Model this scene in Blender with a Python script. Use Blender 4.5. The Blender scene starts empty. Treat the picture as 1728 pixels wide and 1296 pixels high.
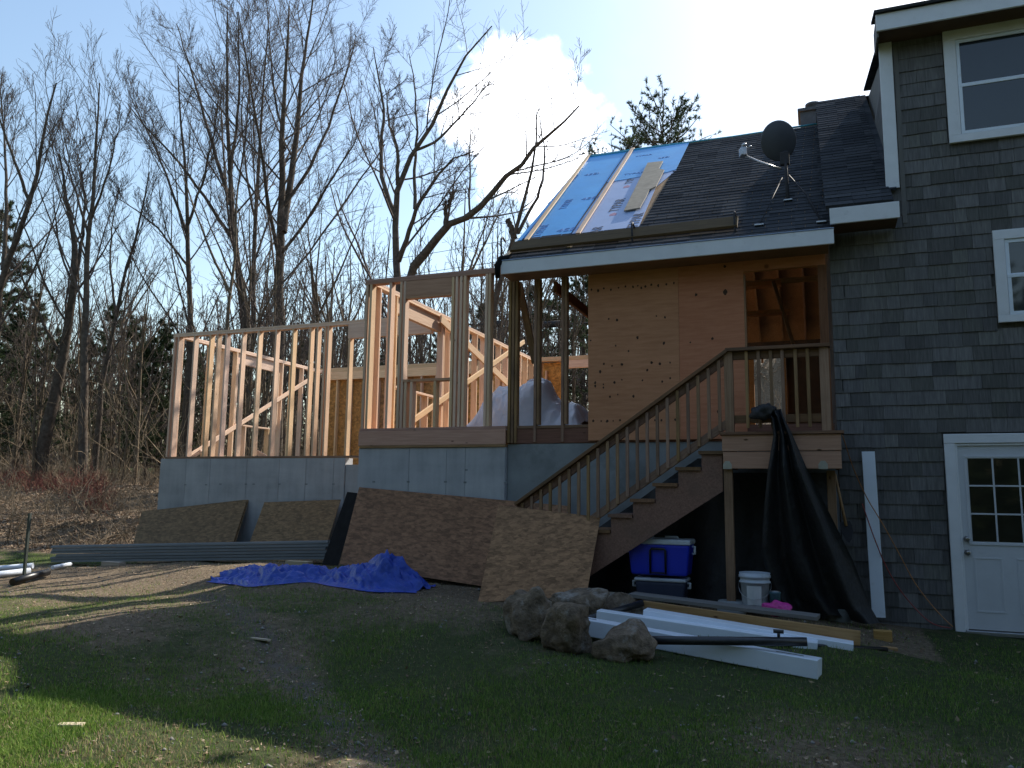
import bpy, bmesh, math, random
import numpy as np
from mathutils import Matrix, Vector

R = math.radians
random.seed(7)
rng = np.random.default_rng(11)
sc = bpy.context.scene
COL = sc.collection

# ------------------------------------------------------------------ camera
F, W, H = 1344.0, 1728, 1296          # focal length and picture size of the photograph, in its pixels
PIT, ROL, YAW = R(7.87), R(.73), R(-21.0)
EYE = 1.6
fw = Vector((math.sin(YAW)*math.cos(PIT), math.cos(YAW)*math.cos(PIT), math.sin(PIT)))
rt = Vector((math.cos(YAW), -math.sin(YAW), 0)); up = rt.cross(fw)
rt, up = rt*math.cos(ROL)+up*math.sin(ROL), -rt*math.sin(ROL)+up*math.cos(ROL)
cam = bpy.data.cameras.new('camera'); camo = bpy.data.objects.new('camera', cam); COL.objects.link(camo)
cam.sensor_width = 36; cam.lens = 36*F/W; cam.clip_start = .05; cam.clip_end = 3000
camo.matrix_world = Matrix(((rt.x, up.x, -fw.x, 0), (rt.y, up.y, -fw.y, 0), (rt.z, up.z, -fw.z, EYE), (0, 0, 0, 1)))
sc.camera = camo

# ------------------------------------------------------------------ sky, sun, exposure
SUN_AZ, SUN_EL = R(19), R(40)         # azimuth from +Y towards +X
world = bpy.data.worlds.new('World'); sc.world = world; world.use_nodes = True
wn = world.node_tree; wn.nodes.clear()
def N(t, typ, **kw):
    n = t.nodes.new(typ)
    for k, v in kw.items():
        if k.startswith('i_'):
            n.inputs[k[2:].replace('_', ' ')].default_value = v
        else: setattr(n, k, v)
    return n
sky = N(wn, 'ShaderNodeTexSky', sky_type='NISHITA', sun_disc=False, sun_elevation=SUN_EL, sun_rotation=SUN_AZ,
        air_density=1.5, dust_density=.9, ozone_density=1.6, altitude=100)
tc = N(wn, 'ShaderNodeTexCoord')
# fair-weather clouds: broad noise lifted by one heap of cumulus in the direction of the photograph's cloud
cd = (Vector(fw) + rt*((895-864)/F) - up*((205-648)/F)).normalized()
cd2 = (Vector(fw) + rt*((980-864)/F) - up*((330-648)/F)).normalized()
noi = N(wn, 'ShaderNodeTexNoise', i_Scale=9.0, i_Detail=8.0, i_Roughness=.55)
noib = N(wn, 'ShaderNodeTexNoise', i_Scale=2.3, i_Detail=7.0, i_Roughness=.55)
wn.links.new(tc.outputs['Generated'], noi.inputs['Vector']); wn.links.new(tc.outputs['Generated'], noib.inputs['Vector'])
def mth(t, op, a, b=None, clamp=False):
    n = t.nodes.new('ShaderNodeMath'); n.operation = op; n.use_clamp = clamp
    for i, v in enumerate((a, b)):
        if v is None: continue
        if isinstance(v, (int, float)): n.inputs[i].default_value = v
        else: t.links.new(v, n.inputs[i])
    return n.outputs[0]
def blob(direction, rad):
    d = N(wn, 'ShaderNodeVectorMath', operation='DISTANCE'); d.inputs[1].default_value = direction
    wn.links.new(tc.outputs['Generated'], d.inputs[0])
    return mth(wn, 'SUBTRACT', 1.0, mth(wn, 'DIVIDE', d.outputs['Value'], rad))
def smooth(v, lo, hi):
    m = N(wn, 'ShaderNodeMapRange', interpolation_type='SMOOTHSTEP', i_From_Min=lo, i_From_Max=hi)
    wn.links.new(v, m.inputs['Value']); return m.outputs['Result']
b = mth(wn, 'MAXIMUM', blob(cd, .115), blob(cd2, .085))
b = mth(wn, 'ADD', b, mth(wn, 'MULTIPLY', mth(wn, 'SUBTRACT', noi.outputs['Fac'], .5), 1.7))
cl = mth(wn, 'MAXIMUM', smooth(b, .12, .42), mth(wn, 'MULTIPLY', smooth(noib.outputs['Fac'], .58, .82), .15))
mix = N(wn, 'ShaderNodeMix', data_type='RGBA'); wn.links.new(cl, mix.inputs['Factor'])
wn.links.new(sky.outputs['Color'], mix.inputs['A']); mix.inputs['B'].default_value = (16, 16.5, 17.5, 1)
bg = N(wn, 'ShaderNodeBackground', i_Strength=.12); wo = N(wn, 'ShaderNodeOutputWorld')
wn.links.new(mix.outputs['Result'], bg.inputs['Color']); wn.links.new(bg.outputs[0], wo.inputs[0])
sd = Vector((math.sin(SUN_AZ)*math.cos(SUN_EL), math.cos(SUN_AZ)*math.cos(SUN_EL), math.sin(SUN_EL)))
sl = bpy.data.lights.new('sun', 'SUN'); sl.energy = 5.0; sl.angle = R(.53); sl.color = (1, .93, .82)
so = bpy.data.objects.new('sun', sl); COL.objects.link(so); so.rotation_euler = sd.to_track_quat('Z', 'Y').to_euler()
so.location = sd*60
sc.view_settings.view_transform = 'Standard'; sc.view_settings.look = 'None'; sc.view_settings.gamma = 1
sc.view_settings.exposure = .74
try:
    sc.cycles.use_denoising = True; sc.cycles.max_bounces = 7; sc.cycles.transparent_max_bounces = 8
    sc.cycles.caustics_reflective = False; sc.cycles.caustics_refractive = False
except Exception: pass

# ------------------------------------------------------------------ pixel -> place helpers
def ray(x, y): return Vector(fw) + rt*((x-864)/F) - up*((y-648)/F)
def P(x, y, Y=None, Z=None, X=None):
    d = ray(x, y)
    t = Y/d.y if Y is not None else ((Z-EYE)/d.z if Z is not None else X/d.x)
    return Vector((d.x*t, d.y*t, EYE+d.z*t))

# ------------------------------------------------------------------ terrain height
CP = np.array([(0,0,0),(-5,2,0),(4,2,0),(2,4,.0),(-4,5,.05),(-2,4.5,.03),(0,6.5,.13),(1.4,10,.17),(3.5,9,.1),(4,6,.05),(1,8,.17),(-.2,8.6,.33),
    (-1,9,.42),(-2,9,.46),(-3.5,8.6,.47),(-2,7.3,.25),(-5,8.4,.42),(-6.3,9.4,.52),(-4.8,9.5,.5),(-7,8,.33),(-7.5,10.6,.5),(-9,10.9,.43),(-12,11.6,.28),(-14,10.6,.22),(-9,7.5,.22),
    (-14,7,.12),(-10,4,.03),(-20,5,.1),(-16,12.5,.25),(-12,14,.3),(-6,14,.3),(2,14,.3),(8,12,.2),(8,4,0),(0,-20,-.2),(-20,-10,-.1),(15,-5,0),
    (-18,16,.9),(-24,14,1.0),(-21,20,1.75),(-27,22,2.0),(-16,20,1.5),(-12,20,1.3),(-30,30,2.6),(-45,32,3.0),(-20,30,2.7),(-10,26,2.2),(-50,15,1.5),(-70,60,4),(-20,60,5),
    (-5,20,1.2),(3,20,1.4),(-4,26,3.6),(4,26,4.4),(-4,34,8.2),(5,34,9),(0,40,10.5),(14,30,6),(20,20,2),(-12,36,4.5),(0,60,9),(40,40,6),(-120,100,5),(0,150,10),(120,100,8),(120,0,0),(-120,0,1),(0,-120,-1)], float)
def gz(x, y):
    x = np.atleast_1d(np.asarray(x, float)); y = np.atleast_1d(np.asarray(y, float))
    out = np.empty(x.shape)
    fx, fy, fo = x.ravel(), y.ravel(), out.ravel()
    for i in range(0, fx.size, 20000):
        s = slice(i, i+20000)
        d2 = (fx[s, None]-CP[None, :, 0])**2 + (fy[s, None]-CP[None, :, 1])**2
        w = 1/(d2+.6)**1.7
        fo[s] = (w*CP[None, :, 2]).sum(1)/w.sum(1)
    out = fo.reshape(x.shape)
    # low lumps
    out = out + .022*np.sin(1.7*x+.6*y)*np.sin(1.3*y-.4*x+1) + .012*np.sin(4.3*x+1.2+y)*np.sin(3.7*y)
    return out
def g1(x, y): return float(gz(x, y)[0])
def G(px, py):
    """ground point under a pixel (march along the ray)"""
    d = ray(px, py); t = 2.0
    while t < 300:
        p = Vector((d.x*t, d.y*t, EYE+d.z*t))
        if p.z < g1(p.x, p.y): return p
        t += .04 if t < 20 else .3
    return p

# ------------------------------------------------------------------ materials
def new_mat(name):
    m = bpy.data.materials.new(name); m.use_nodes = True
    t = m.node_tree; bs = t.nodes['Principled BSDF']
    return m, t, bs
def ramp(t, fac, stops):
    n = t.nodes.new('ShaderNodeValToRGB'); e = n.color_ramp.elements
    while len(e) < len(stops): e.new(.5)
    for k, (p, c) in zip(e, stops): k.position = p; k.color = (*c, 1)
    t.links.new(fac, n.inputs[0]); return n.outputs[0]
def coords(t, scale=(1, 1, 1), rot=(0, 0, 0), kind='Object', rnd=True):
    c = t.nodes.new('ShaderNodeTexCoord'); mp = t.nodes.new('ShaderNodeMapping')
    mp.inputs['Scale'].default_value = scale; mp.inputs['Rotation'].default_value = rot
    t.links.new(c.outputs[kind], mp.inputs['Vector'])
    if rnd:
        oi = t.nodes.new('ShaderNodeObjectInfo'); mu = t.nodes.new('ShaderNodeMath'); mu.operation = 'MULTIPLY'; mu.inputs[1].default_value = 37
        t.links.new(oi.outputs['Random'], mu.inputs[0]); t.links.new(mu.outputs[0], mp.inputs['Location'])
    return mp.outputs[0]
def noise(t, vec, scale, detail=4, rough=.55):
    n = t.nodes.new('ShaderNodeTexNoise'); n.inputs['Scale'].default_value = scale
    n.inputs['Detail'].default_value = detail; n.inputs['Roughness'].default_value = rough
    t.links.new(vec, n.inputs['Vector']); return n.outputs['Fac']
def mixc(t, fac, a, b, mode='MIX'):
    n = t.nodes.new('ShaderNodeMix'); n.data_type = 'RGBA'; n.blend_type = mode
    for s, v in (('Factor', fac), ('A', a), ('B', b)):
        if isinstance(v, (int, float)): n.inputs[s].default_value = v
        elif isinstance(v, tuple): n.inputs[s].default_value = (*v, 1)
        else: t.links.new(v, n.inputs[s])
    return n.outputs['Result']
def vary(t, col, hue=.0, sat=.0, val=.15):
    oi = t.nodes.new('ShaderNodeObjectInfo'); hs = t.nodes.new('ShaderNodeHueSaturation')
    mr = t.nodes.new('ShaderNodeMapRange'); mr.inputs['To Min'].default_value = 1-val; mr.inputs['To Max'].default_value = 1+val
    t.links.new(oi.outputs['Random'], mr.inputs['Value']); t.links.new(mr.outputs[0], hs.inputs['Value'])
    w = t.nodes.new('ShaderNodeTexWhiteNoise'); w.noise_dimensions = '1D'; t.links.new(oi.outputs['Random'], w.inputs['W'])
    if hue:
        m2 = t.nodes.new('ShaderNodeMapRange'); m2.inputs['To Min'].default_value = .5-hue; m2.inputs['To Max'].default_value = .5+hue
        t.links.new(w.outputs['Value'], m2.inputs['Value']); t.links.new(m2.outputs[0], hs.inputs['Hue'])
    if sat:
        m3 = t.nodes.new('ShaderNodeMapRange'); m3.inputs['To Min'].default_value = 1-sat; m3.inputs['To Max'].default_value = 1+sat
        t.links.new(w.outputs['Value'], m3.inputs['Value']); t.links.new(m3.outputs[0], hs.inputs['Saturation'])
    t.links.new(col, hs.inputs['Color']); return hs.outputs['Color']
def bump(t, bs, h, strength=.3, dist=.01):
    b = t.nodes.new('ShaderNodeBump'); b.inputs['Strength'].default_value = strength; b.inputs['Distance'].default_value = dist
    t.links.new(h, b.inputs['Height']); t.links.new(b.outputs[0], bs.inputs['Normal'])
def knots(t, vec, scale, thr):
    v = t.nodes.new('ShaderNodeTexVoronoi'); v.inputs['Scale'].default_value = scale; t.links.new(vec, v.inputs['Vector'])
    m = t.nodes.new('ShaderNodeMapRange'); m.inputs['From Min'].default_value = thr; m.inputs['From Max'].default_value = thr*2.2
    t.links.new(v.outputs['Distance'], m.inputs['Value']); return m.outputs[0]
def wood(name, dark, light, knot=(.12, .06, .03), kscale=2.2, kthr=.03, val=.14, hue=.012, sat=.15, rough=.75, grime=None, gscale=1.5):
    m, t, bs = new_mat(name)
    v = coords(t, (26, 26, 1.3)); g = noise(t, v, 2.2, 6, .6)
    c = ramp(t, g, [(.3, dark), (.7, light)])
    k = knots(t, coords(t, (2.4, 2.4, 1.0)), kscale, kthr)
    c = mixc(t, k, knot, c)
    if grime:
        gn = noise(t, coords(t, (1, 1, 1)), gscale, 6, .65)
        gr = t.nodes.new('ShaderNodeMapRange'); gr.inputs['From Min'].default_value = .45; gr.inputs['From Max'].default_value = .75
        t.links.new(gn, gr.inputs['Value']); c = mixc(t, gr.outputs[0], c, grime)
    c = vary(t, c, hue, sat, val)
    t.links.new(c, bs.inputs['Base Color']); bs.inputs['Roughness'].default_value = rough
    bs.inputs['Specular IOR Level'].default_value = .25
    bump(t, bs, g, .25, .004)
    return m
def plain(name, col, rough=.5, var=.12, nscale=6, bumps=0, metal=0, spec=.5, val=.06, dirt=None, dscale=3, bdist=.01, dlo=.5, dhi=.8):
    m, t, bs = new_mat(name)
    v = coords(t); n = noise(t, v, nscale, 5, .6)
    lo = tuple(x*(1-var) for x in col); hi = tuple(min(1, x*(1+var)) for x in col)
    c = ramp(t, n, [(.3, lo), (.7, hi)])
    if dirt:
        dn = noise(t, v, dscale, 7, .7); mr = t.nodes.new('ShaderNodeMapRange')
        mr.inputs['From Min'].default_value = dlo; mr.inputs['From Max'].default_value = dhi
        t.links.new(dn, mr.inputs['Value']); c = mixc(t, mr.outputs[0], c, dirt)
    if val: c = vary(t, c, 0, 0, val)
    t.links.new(c, bs.inputs['Base Color']); bs.inputs['Roughness'].default_value = rough; bs.inputs['Metallic'].default_value = metal
    bs.inputs['Specular IOR Level'].default_value = spec
    if bumps: bump(t, bs, n, bumps, bdist)
    return m
M = {}
M['lumber'] = wood('new_spruce_lumber', (.68, .44, .28), (.86, .63, .445), knot=(.24, .12, .05), kthr=.022)
M['pressure'] = wood('treated_lumber', (.25, .145, .083), (.39, .245, .15), grime=(.19, .118, .074), val=.2)
M['stairwood'] = wood('weathered_stair_lumber', (.17, .088, .052), (.30, .165, .10), knot=(.05, .025, .012), grime=(.14, .095, .062), val=.18)
M['oldstud'] = wood('old_brown_stud', (.22, .125, .065), (.38, .23, .13), val=.22, grime=(.14, .09, .06))
M['redrim'] = wood('reddish_old_timber', (.16, .07, .04), (.26, .125, .075), val=.18)
M['rimnew'] = wood('rim_lumber', (.45, .245, .165), (.58, .345, .24), kthr=.04, kscale=2.8)
M['plankwood'] = wood('staging_plank', (.075, .047, .022), (.13, .085, .04), val=.1)
M['tan'] = wood('tan_timber', (.30, .165, .065), (.46, .28, .12), val=.12)
M['greyplank'] = wood('grey_weathered_plank', (.13, .125, .12), (.24, .225, .21), val=.1, hue=.003)
def plywood(name, a, bcol, knot, nk=.02):
    m, t, bs = new_mat(name)
    v = coords(t, (2.2, 17, 17)); g = noise(t, v, 1.6, 6, .62)
    c = ramp(t, g, [(.28, a), (.72, bcol)])
    big = noise(t, coords(t), 1.2, 4, .6); c = mixc(t, mth(t, 'MULTIPLY', big, .55), c, tuple(x*.62 for x in a))
    k = knots(t, coords(t, (1.0, 1.15, 1)), 6.5, nk); kk = knots(t, coords(t, (1, 1, 1)), 2.1, .035)
    # a knot only where a slow noise allows it, so that they come in loose rows
    gate = noise(t, coords(t, (1, 3.2, 1)), 1.9, 2); gm = t.nodes.new('ShaderNodeMapRange'); gm.inputs['From Min'].default_value = .50; gm.inputs['From Max'].default_value = .54
    t.links.new(gate, gm.inputs['Value'])
    c = mixc(t, mth(t, 'MULTIPLY', mth(t, 'SUBTRACT', 1, k), gm.outputs[0]), c, knot)
    c = mixc(t, mth(t, 'MULTIPLY', mth(t, 'SUBTRACT', 1, kk), .6), c, knot)
    t.links.new(c, bs.inputs['Base Color']); bs.inputs['Roughness'].default_value = .8; bs.inputs['Specular IOR Level'].default_value = .2
    bump(t, bs, g, .15, .004); return m
M['ply'] = plywood('old_fir_plywood', (.52, .235, .118), (.70, .345, .19), (.05, .022, .01), .012)
M['plyred'] = plywood('reddish_plywood', (.54, .205, .105), (.70, .31, .175), (.06, .025, .014), .01)
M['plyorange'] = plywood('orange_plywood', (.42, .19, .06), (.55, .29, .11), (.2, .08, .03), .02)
def osb(name, tint):
    m, t, bs = new_mat(name)
    def flakes(rot, sc_):
        v = t.nodes.new('ShaderNodeTexVoronoi'); v.inputs['Scale'].default_value = 1; v.inputs['Randomness'].default_value = 1
        t.links.new(coords(t, sc_, (0, 0, rot)), v.inputs['Vector']); return v
    a, b_ = flakes(.5, (15, 38, 20)), flakes(-.9, (14, 34, 20)); c_ = flakes(1.9, (32, 80, 20))
    ca = t.nodes.new('ShaderNodeSeparateColor'); t.links.new(a.outputs['Color'], ca.inputs[0])
    cb = t.nodes.new('ShaderNodeSeparateColor'); t.links.new(b_.outputs['Color'], cb.inputs[0])
    cc = t.nodes.new('ShaderNodeSeparateColor'); t.links.new(c_.outputs['Color'], cc.inputs[0])
    f = mth(t, 'ADD', mth(t, 'MULTIPLY', ca.outputs[0], .4), mth(t, 'ADD', mth(t, 'MULTIPLY', cb.outputs[0], .35), mth(t, 'MULTIPLY', cc.outputs[1], .25)))
    c = ramp(t, f, [(.2, tuple(x*.55 for x in tint)), (.5, tint), (.82, tuple(min(1, x*1.5) for x in tint))])
    n = noise(t, coords(t), 1.3, 5, .65); c = mixc(t, mth(t, 'MULTIPLY', n, .45), c, tuple(x*.6 for x in tint))
    c = vary(t, c, .006, .08, .1)
    t.links.new(c, bs.inputs['Base Color']); bs.inputs['Roughness'].default_value = .7; bs.inputs['Specular IOR Level'].default_value = .3
    bump(t, bs, f, .35, .003); return m
M['osb'] = osb('osb_board', (.31, .155, .09))
M['osbolive'] = osb('olive_osb_board', (.25, .155, .082)); M['osbdark'] = osb('dark_osb_board', (.30, .155, .09)); M['osblight'] = osb('light_osb_board', (.39, .215, .125))
M['osbedge'] = plain('osb_edge', (.34, .24, .14), .85, .3, 40)
M['osblit'] = osb('warm_lit_osb', (.50, .26, .095))  # orange tint carries the warm bounced light on the back sheathing
def concrete_mat():
    m, t, bs = new_mat('new_concrete'); v = coords(t)
    n = noise(t, v, 2.0, 7, .65); w = t.nodes.new('ShaderNodeTexCoord'); mp = t.nodes.new('ShaderNodeMapping'); mp.inputs['Scale'].default_value = (5, 5, .5)
    ge = t.nodes.new('ShaderNodeNewGeometry'); t.links.new(ge.outputs['Position'], mp.inputs['Vector']); st_ = noise(t, mp.outputs[0], 1.6, 5, .6)
    mp2 = t.nodes.new('ShaderNodeMapping'); mp2.inputs['Scale'].default_value = (.7, .7, 6); t.links.new(ge.outputs['Position'], mp2.inputs['Vector']); ly = noise(t, mp2.outputs[0], 1.2, 4, .6)
    f = mth(t, 'ADD', mth(t, 'MULTIPLY', n, .45), mth(t, 'ADD', mth(t, 'MULTIPLY', st_, .35), mth(t, 'MULTIPLY', ly, .2)))
    c = ramp(t, f, [(.32, (.29, .295, .305)), (.48, (.43, .435, .45)), (.62, (.52, .525, .535)), (.72, (.60, .60, .60))])
    sp_ = noise(t, v, 60, 3, .7); c = mixc(t, mth(t, 'MULTIPLY', sp_, .25), c, (.3, .3, .31)); c = vary(t, c, 0, 0, .05)
    t.links.new(c, bs.inputs['Base Color']); bs.inputs['Roughness'].default_value = .92; bump(t, bs, sp_, .2, .004); return m
M['concrete'] = concrete_mat()
M['oldconcrete'] = plain('old_concrete', (.25, .265, .27), .92, .22, 2.2, .25, dirt=(.11, .12, .115), dscale=1.4)
M['rubble'] = plain('dirty_concrete_lump', (.17, .125, .085), .97, .5, 14, 1.0, val=.15, dirt=(.36, .335, .30), dscale=4.5, bdist=.04, dlo=.53, dhi=.70)
M['white'] = plain('white_trim_paint', (.76, .77, .80), .55, .05, 5, .05, val=.03, dirt=(.45, .45, .45), dscale=7, dlo=.62, dhi=.9)
M['vinyl'] = plain('white_vinyl', (.77, .83, .91), .38, .03, 3, 0, val=.04, dirt=(.5, .49, .47), dscale=9, dlo=.6, dhi=.95)
M['doorpaint'] = plain('door_paint', (.60, .62, .66), .45, .05, 4, 0, val=0, dirt=(.44, .45, .47), dscale=5, dlo=.6, dhi=.9)
M['glass'] = plain('window_glass', (.02, .025, .03), .04, .1, 2, 0, spec=.7)
M['doorglass'] = plain('door_glass', (.02, .02, .014), .05, .1, 2, 0, spec=.45)
def shingle_mat(name, cols, val):
    m, t, bs = new_mat(name)
    v = coords(t, (60, 1, 5)); g = noise(t, v, 1.0, 4, .6)
    c = ramp(t, g, [(.25, cols[0]), (.55, cols[1]), (.8, cols[2])])
    n = noise(t, coords(t, kind='Object', rnd=True), 9, 5, .7); c = mixc(t, mth(t, 'MULTIPLY', n, .4), c, cols[0])
    c = vary(t, c, .07, .6, val)
    t.links.new(c, bs.inputs['Base Color']); bs.inputs['Roughness'].default_value = .85; bs.inputs['Specular IOR Level'].default_value = .2
    bump(t, bs, g, .4, .004); return m
M['shingle'] = shingle_mat('stained_wall_shingle', ((.095, .092, .09), (.158, .152, .148), (.235, .222, .21)), .28)
def asphalt():
    m, t, bs = new_mat('asphalt_roof_shingle')
    v = coords(t, rnd=False)
    s = t.nodes.new('ShaderNodeTexWhiteNoise'); s.noise_dimensions = '2D'
    sn = t.nodes.new('ShaderNodeVectorMath'); sn.operation = 'SNAP'; sn.inputs[1].default_value = (.31, .14, 1); t.links.new(v, sn.inputs[0]); t.links.new(sn.outputs[0], s.inputs['Vector'])
    f = mth(t, 'ADD', mth(t, 'MULTIPLY', s.outputs['Value'], .35), mth(t, 'MULTIPLY', noise(t, v, 55, 3, .7), .65))
    c = ramp(t, f, [(.25, (.036, .038, .043)), (.6, (.078, .08, .087)), (.85, (.14, .14, .145))])
    big = noise(t, v, .8, 4, .6); c = mixc(t, mth(t, 'MULTIPLY', big, .5), c, (.055, .058, .064))
    t.links.new(c, bs.inputs['Base Color']); bs.inputs['Roughness'].default_value = 1; bs.inputs['Specular IOR Level'].default_value = .0
    bump(t, bs, f, .4, .004); return m
M['asphalt'] = asphalt()
M['blackfelt'] = plain('black_felt', (.014, .014, .015), .95, .3, 8, .2, spec=.1)
M['wrapblue'] = plain('blue_roof_underlayment', (.045, .35, .75), .42, .12, 1.3, .12, val=.03, dirt=(.085, .43, .82), dscale=2.2, bdist=.03)
M['wrapwhite'] = plain('pale_house_wrap', (.36, .45, .66), .5, .06, 2, .12, val=0, bdist=.03)
M['ridgeteal'] = plain('teal_ridge_wrap', (.10, .42, .55), .45, .1, 3)
M['inkblue'] = plain('dark_blue_print', (.05, .16, .42), .6, .15, 20)
M['inkgrey'] = plain('dark_grey_print', (.06, .065, .10), .6, .2, 30)
M['inkred'] = plain('pink_print', (.42, .22, .30), .6, .15, 20)
M['scrap'] = plain('grey_weathered_plywood', (.30, .255, .19), .75, .2, 10, .1, dirt=(.19, .16, .12), dscale=4)
M['bark'] = plain('tree_bark', (.085, .068, .055), .95, .4, 9, .6, val=.15, dirt=(.125, .115, .10), dscale=4, spec=.1, bdist=.03)
M['barkbrown'] = plain('brown_bark', (.125, .095, .066), .95, .4, 9, .6, val=.2, dirt=(.18, .155, .12), dscale=4, spec=.1, bdist=.03)
M['twig'] = plain('twig_bark', (.105, .084, .074), .9, .25, 3, 0, val=.18, spec=.15)
M['brushtwig'] = plain('dead_brush', (.24, .185, .125), .9, .4, 1.2, 0, val=.1, spec=.15, dirt=(.13, .10, .07), dscale=.8)
M['redbrush'] = plain('reddish_brush', (.21, .085, .065), .9, .35, 1.5, 0, val=.1, spec=.15)
def leafy(name, cols, scale=3.0, trans=.0):
    m, t, bs = new_mat(name)
    g = t.nodes.new('ShaderNodeNewGeometry'); wnz = t.nodes.new('ShaderNodeTexWhiteNoise'); wnz.noise_dimensions = '1D'
    t.links.new(g.outputs['Random Per Island'], wnz.inputs['W'])
    n = noise(t, coords(t, kind='Object', rnd=False), scale, 3, .6)
    f = mth(t, 'ADD', mth(t, 'MULTIPLY', wnz.outputs['Value'], .6), mth(t, 'MULTIPLY', n, .4))
    k = len(cols); c = ramp(t, f, [(.15+.7*i/(k-1), q) for i, q in enumerate(cols)])
    t.links.new(c, bs.inputs['Base Color']); bs.inputs['Roughness'].default_value = .7; bs.inputs['Specular IOR Level'].default_value = .25
    if trans:
        tr = t.nodes.new('ShaderNodeBsdfTranslucent'); mx = t.nodes.new('ShaderNodeMixShader'); mx.inputs[0].default_value = trans
        out = t.nodes['Material Output']; t.links.new(c, tr.inputs['Color'])
        t.links.new(bs.outputs[0], mx.inputs[1]); t.links.new(tr.outputs[0], mx.inputs[2]); t.links.new(mx.outputs[0], out.inputs['Surface'])
    return m
M['needle'] = leafy('pine_needles', [(.02, .035, .018), (.045, .07, .03), (.085, .11, .05)], 1.2, .25)
M['blade'] = leafy('green_grass', [(.06, .125, .02), (.12, .225, .038), (.20, .31, .06), (.30, .33, .10)], 1.5, .35)
M['straw'] = leafy('dry_grass', [(.20, .145, .08), (.36, .28, .165), (.52, .43, .27)], 2, .3)
M['litter'] = leafy('fallen_leaves', [(.09, .055, .033), (.20, .13, .08), (.34, .24, .15), (.52, .41, .29)], 2, .1)
M['stone'] = leafy('small_stones', [(.12, .115, .105), (.22, .21, .195), (.34, .32, .30)], 2)
def tarp(name, col, rough, scale, wr=.6, dark=None):
    m, t, bs = new_mat(name)
    v = coords(t, rnd=False); n = noise(t, v, scale, 5, .55)
    lo = dark or tuple(x*.75 for x in col)
    c = ramp(t, n, [(.3, lo), (.65, col)]); t.links.new(c, bs.inputs['Base Color']); bs.inputs['Roughness'].default_value = rough
    bump(t, bs, n, wr, .03); return m
M['bluetarp'] = tarp('blue_tarpaulin', (.010, .058, .42), .38, 9, .9)
M['blackfabric'] = tarp('black_landscape_fabric', (.026, .026, .028), .7, 9, 1.0)
m, t, bs = new_mat('white_plastic_sheeting'); M['sheeting'] = m
n_ = noise(t, coords(t, rnd=False), 5, 6, .6); t.links.new(ramp(t, n_, [(.3, (.62, .62, .68)), (.7, (.78, .77, .80))]), bs.inputs['Base Color'])
bs.inputs['Roughness'].default_value = .35; bs.inputs['Subsurface Weight'].default_value = .25; bs.inputs['Subsurface Radius'].default_value = (.1, .1, .1)
bump(t, bs, n_, .6, .03)
M['coolblue'] = plain('blue_cooler_plastic', (.010, .03, .50), .35, .06, 6, .02)
M['coolwhite'] = plain('white_cooler_plastic', (.55, .60, .66), .4, .05, 6, .02)
M['coolgrey'] = plain('dark_cooler_body', (.035, .045, .085), .5, .1, 6)
M['blackplastic'] = plain('black_plastic', (.012, .012, .014), .4, .2, 8)
M['blackmetal'] = plain('black_steel_pipe', (.022, .023, .028), .35, .3, 14, 0, spec=.6)
M['bucket'] = plain('pale_plastic_bucket', (.44, .49, .56), .45, .06, 5, .02, dirt=(.3, .32, .34), dscale=6, dlo=.6)
M['paperlabel'] = plain('paper_label', (.60, .62, .64), .6, .08, 9)
M['pink'] = tarp('pink_plastic_bag', (.72, .07, .38), .35, 22, .9, (.55, .03, .26))
M['teal'] = plain('teal_paint_can', (.09, .20, .26), .4, .1, 6)
M['galv'] = plain('galvanised_steel', (.42, .43, .45), .35, .12, 20, .05, metal=.8)
M['dishgrey'] = plain('satellite_dish_grey', (.10, .105, .12), .5, .12, 5)
M['darksteel'] = plain('dark_steel', (.045, .043, .047), .7, .2, 12, 0, spec=.2)
M['siding'] = plain('grey_vinyl_siding', (.155, .17, .18), .5, .12, 2, .03, val=.14)
M['stake'] = plain('green_steel_stake', (.06, .075, .065), .6, .2, 12)
M['knob'] = plain('tarnished_nickel', (.33, .32, .31), .3, .15, 14, 0, metal=.9)
M['cordred'] = plain('red_cord', (.28, .05, .045), .5, .1, 10)
M['cordorange'] = plain('orange_cord', (.38, .17, .06), .5, .1, 10)
M['wire'] = plain('black_cable', (.02, .02, .022), .6, .1, 4)
M['blockwood'] = wood('scrap_wood', (.42, .34, .24), (.6, .5, .37))
M['greenboard'] = plain('pale_green_board', (.36, .42, .33), .7, .1, 6)
M['brick'] = plain('chimney_grey', (.10, .10, .11), .85, .2, 12, .3)
M['knotdark'] = plain('dark_knot', (.055, .026, .012), .8, .4, 40)
M['interior'] = plain('dark_interior_board', (.10, .06, .035), .9, .25, 3)

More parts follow.
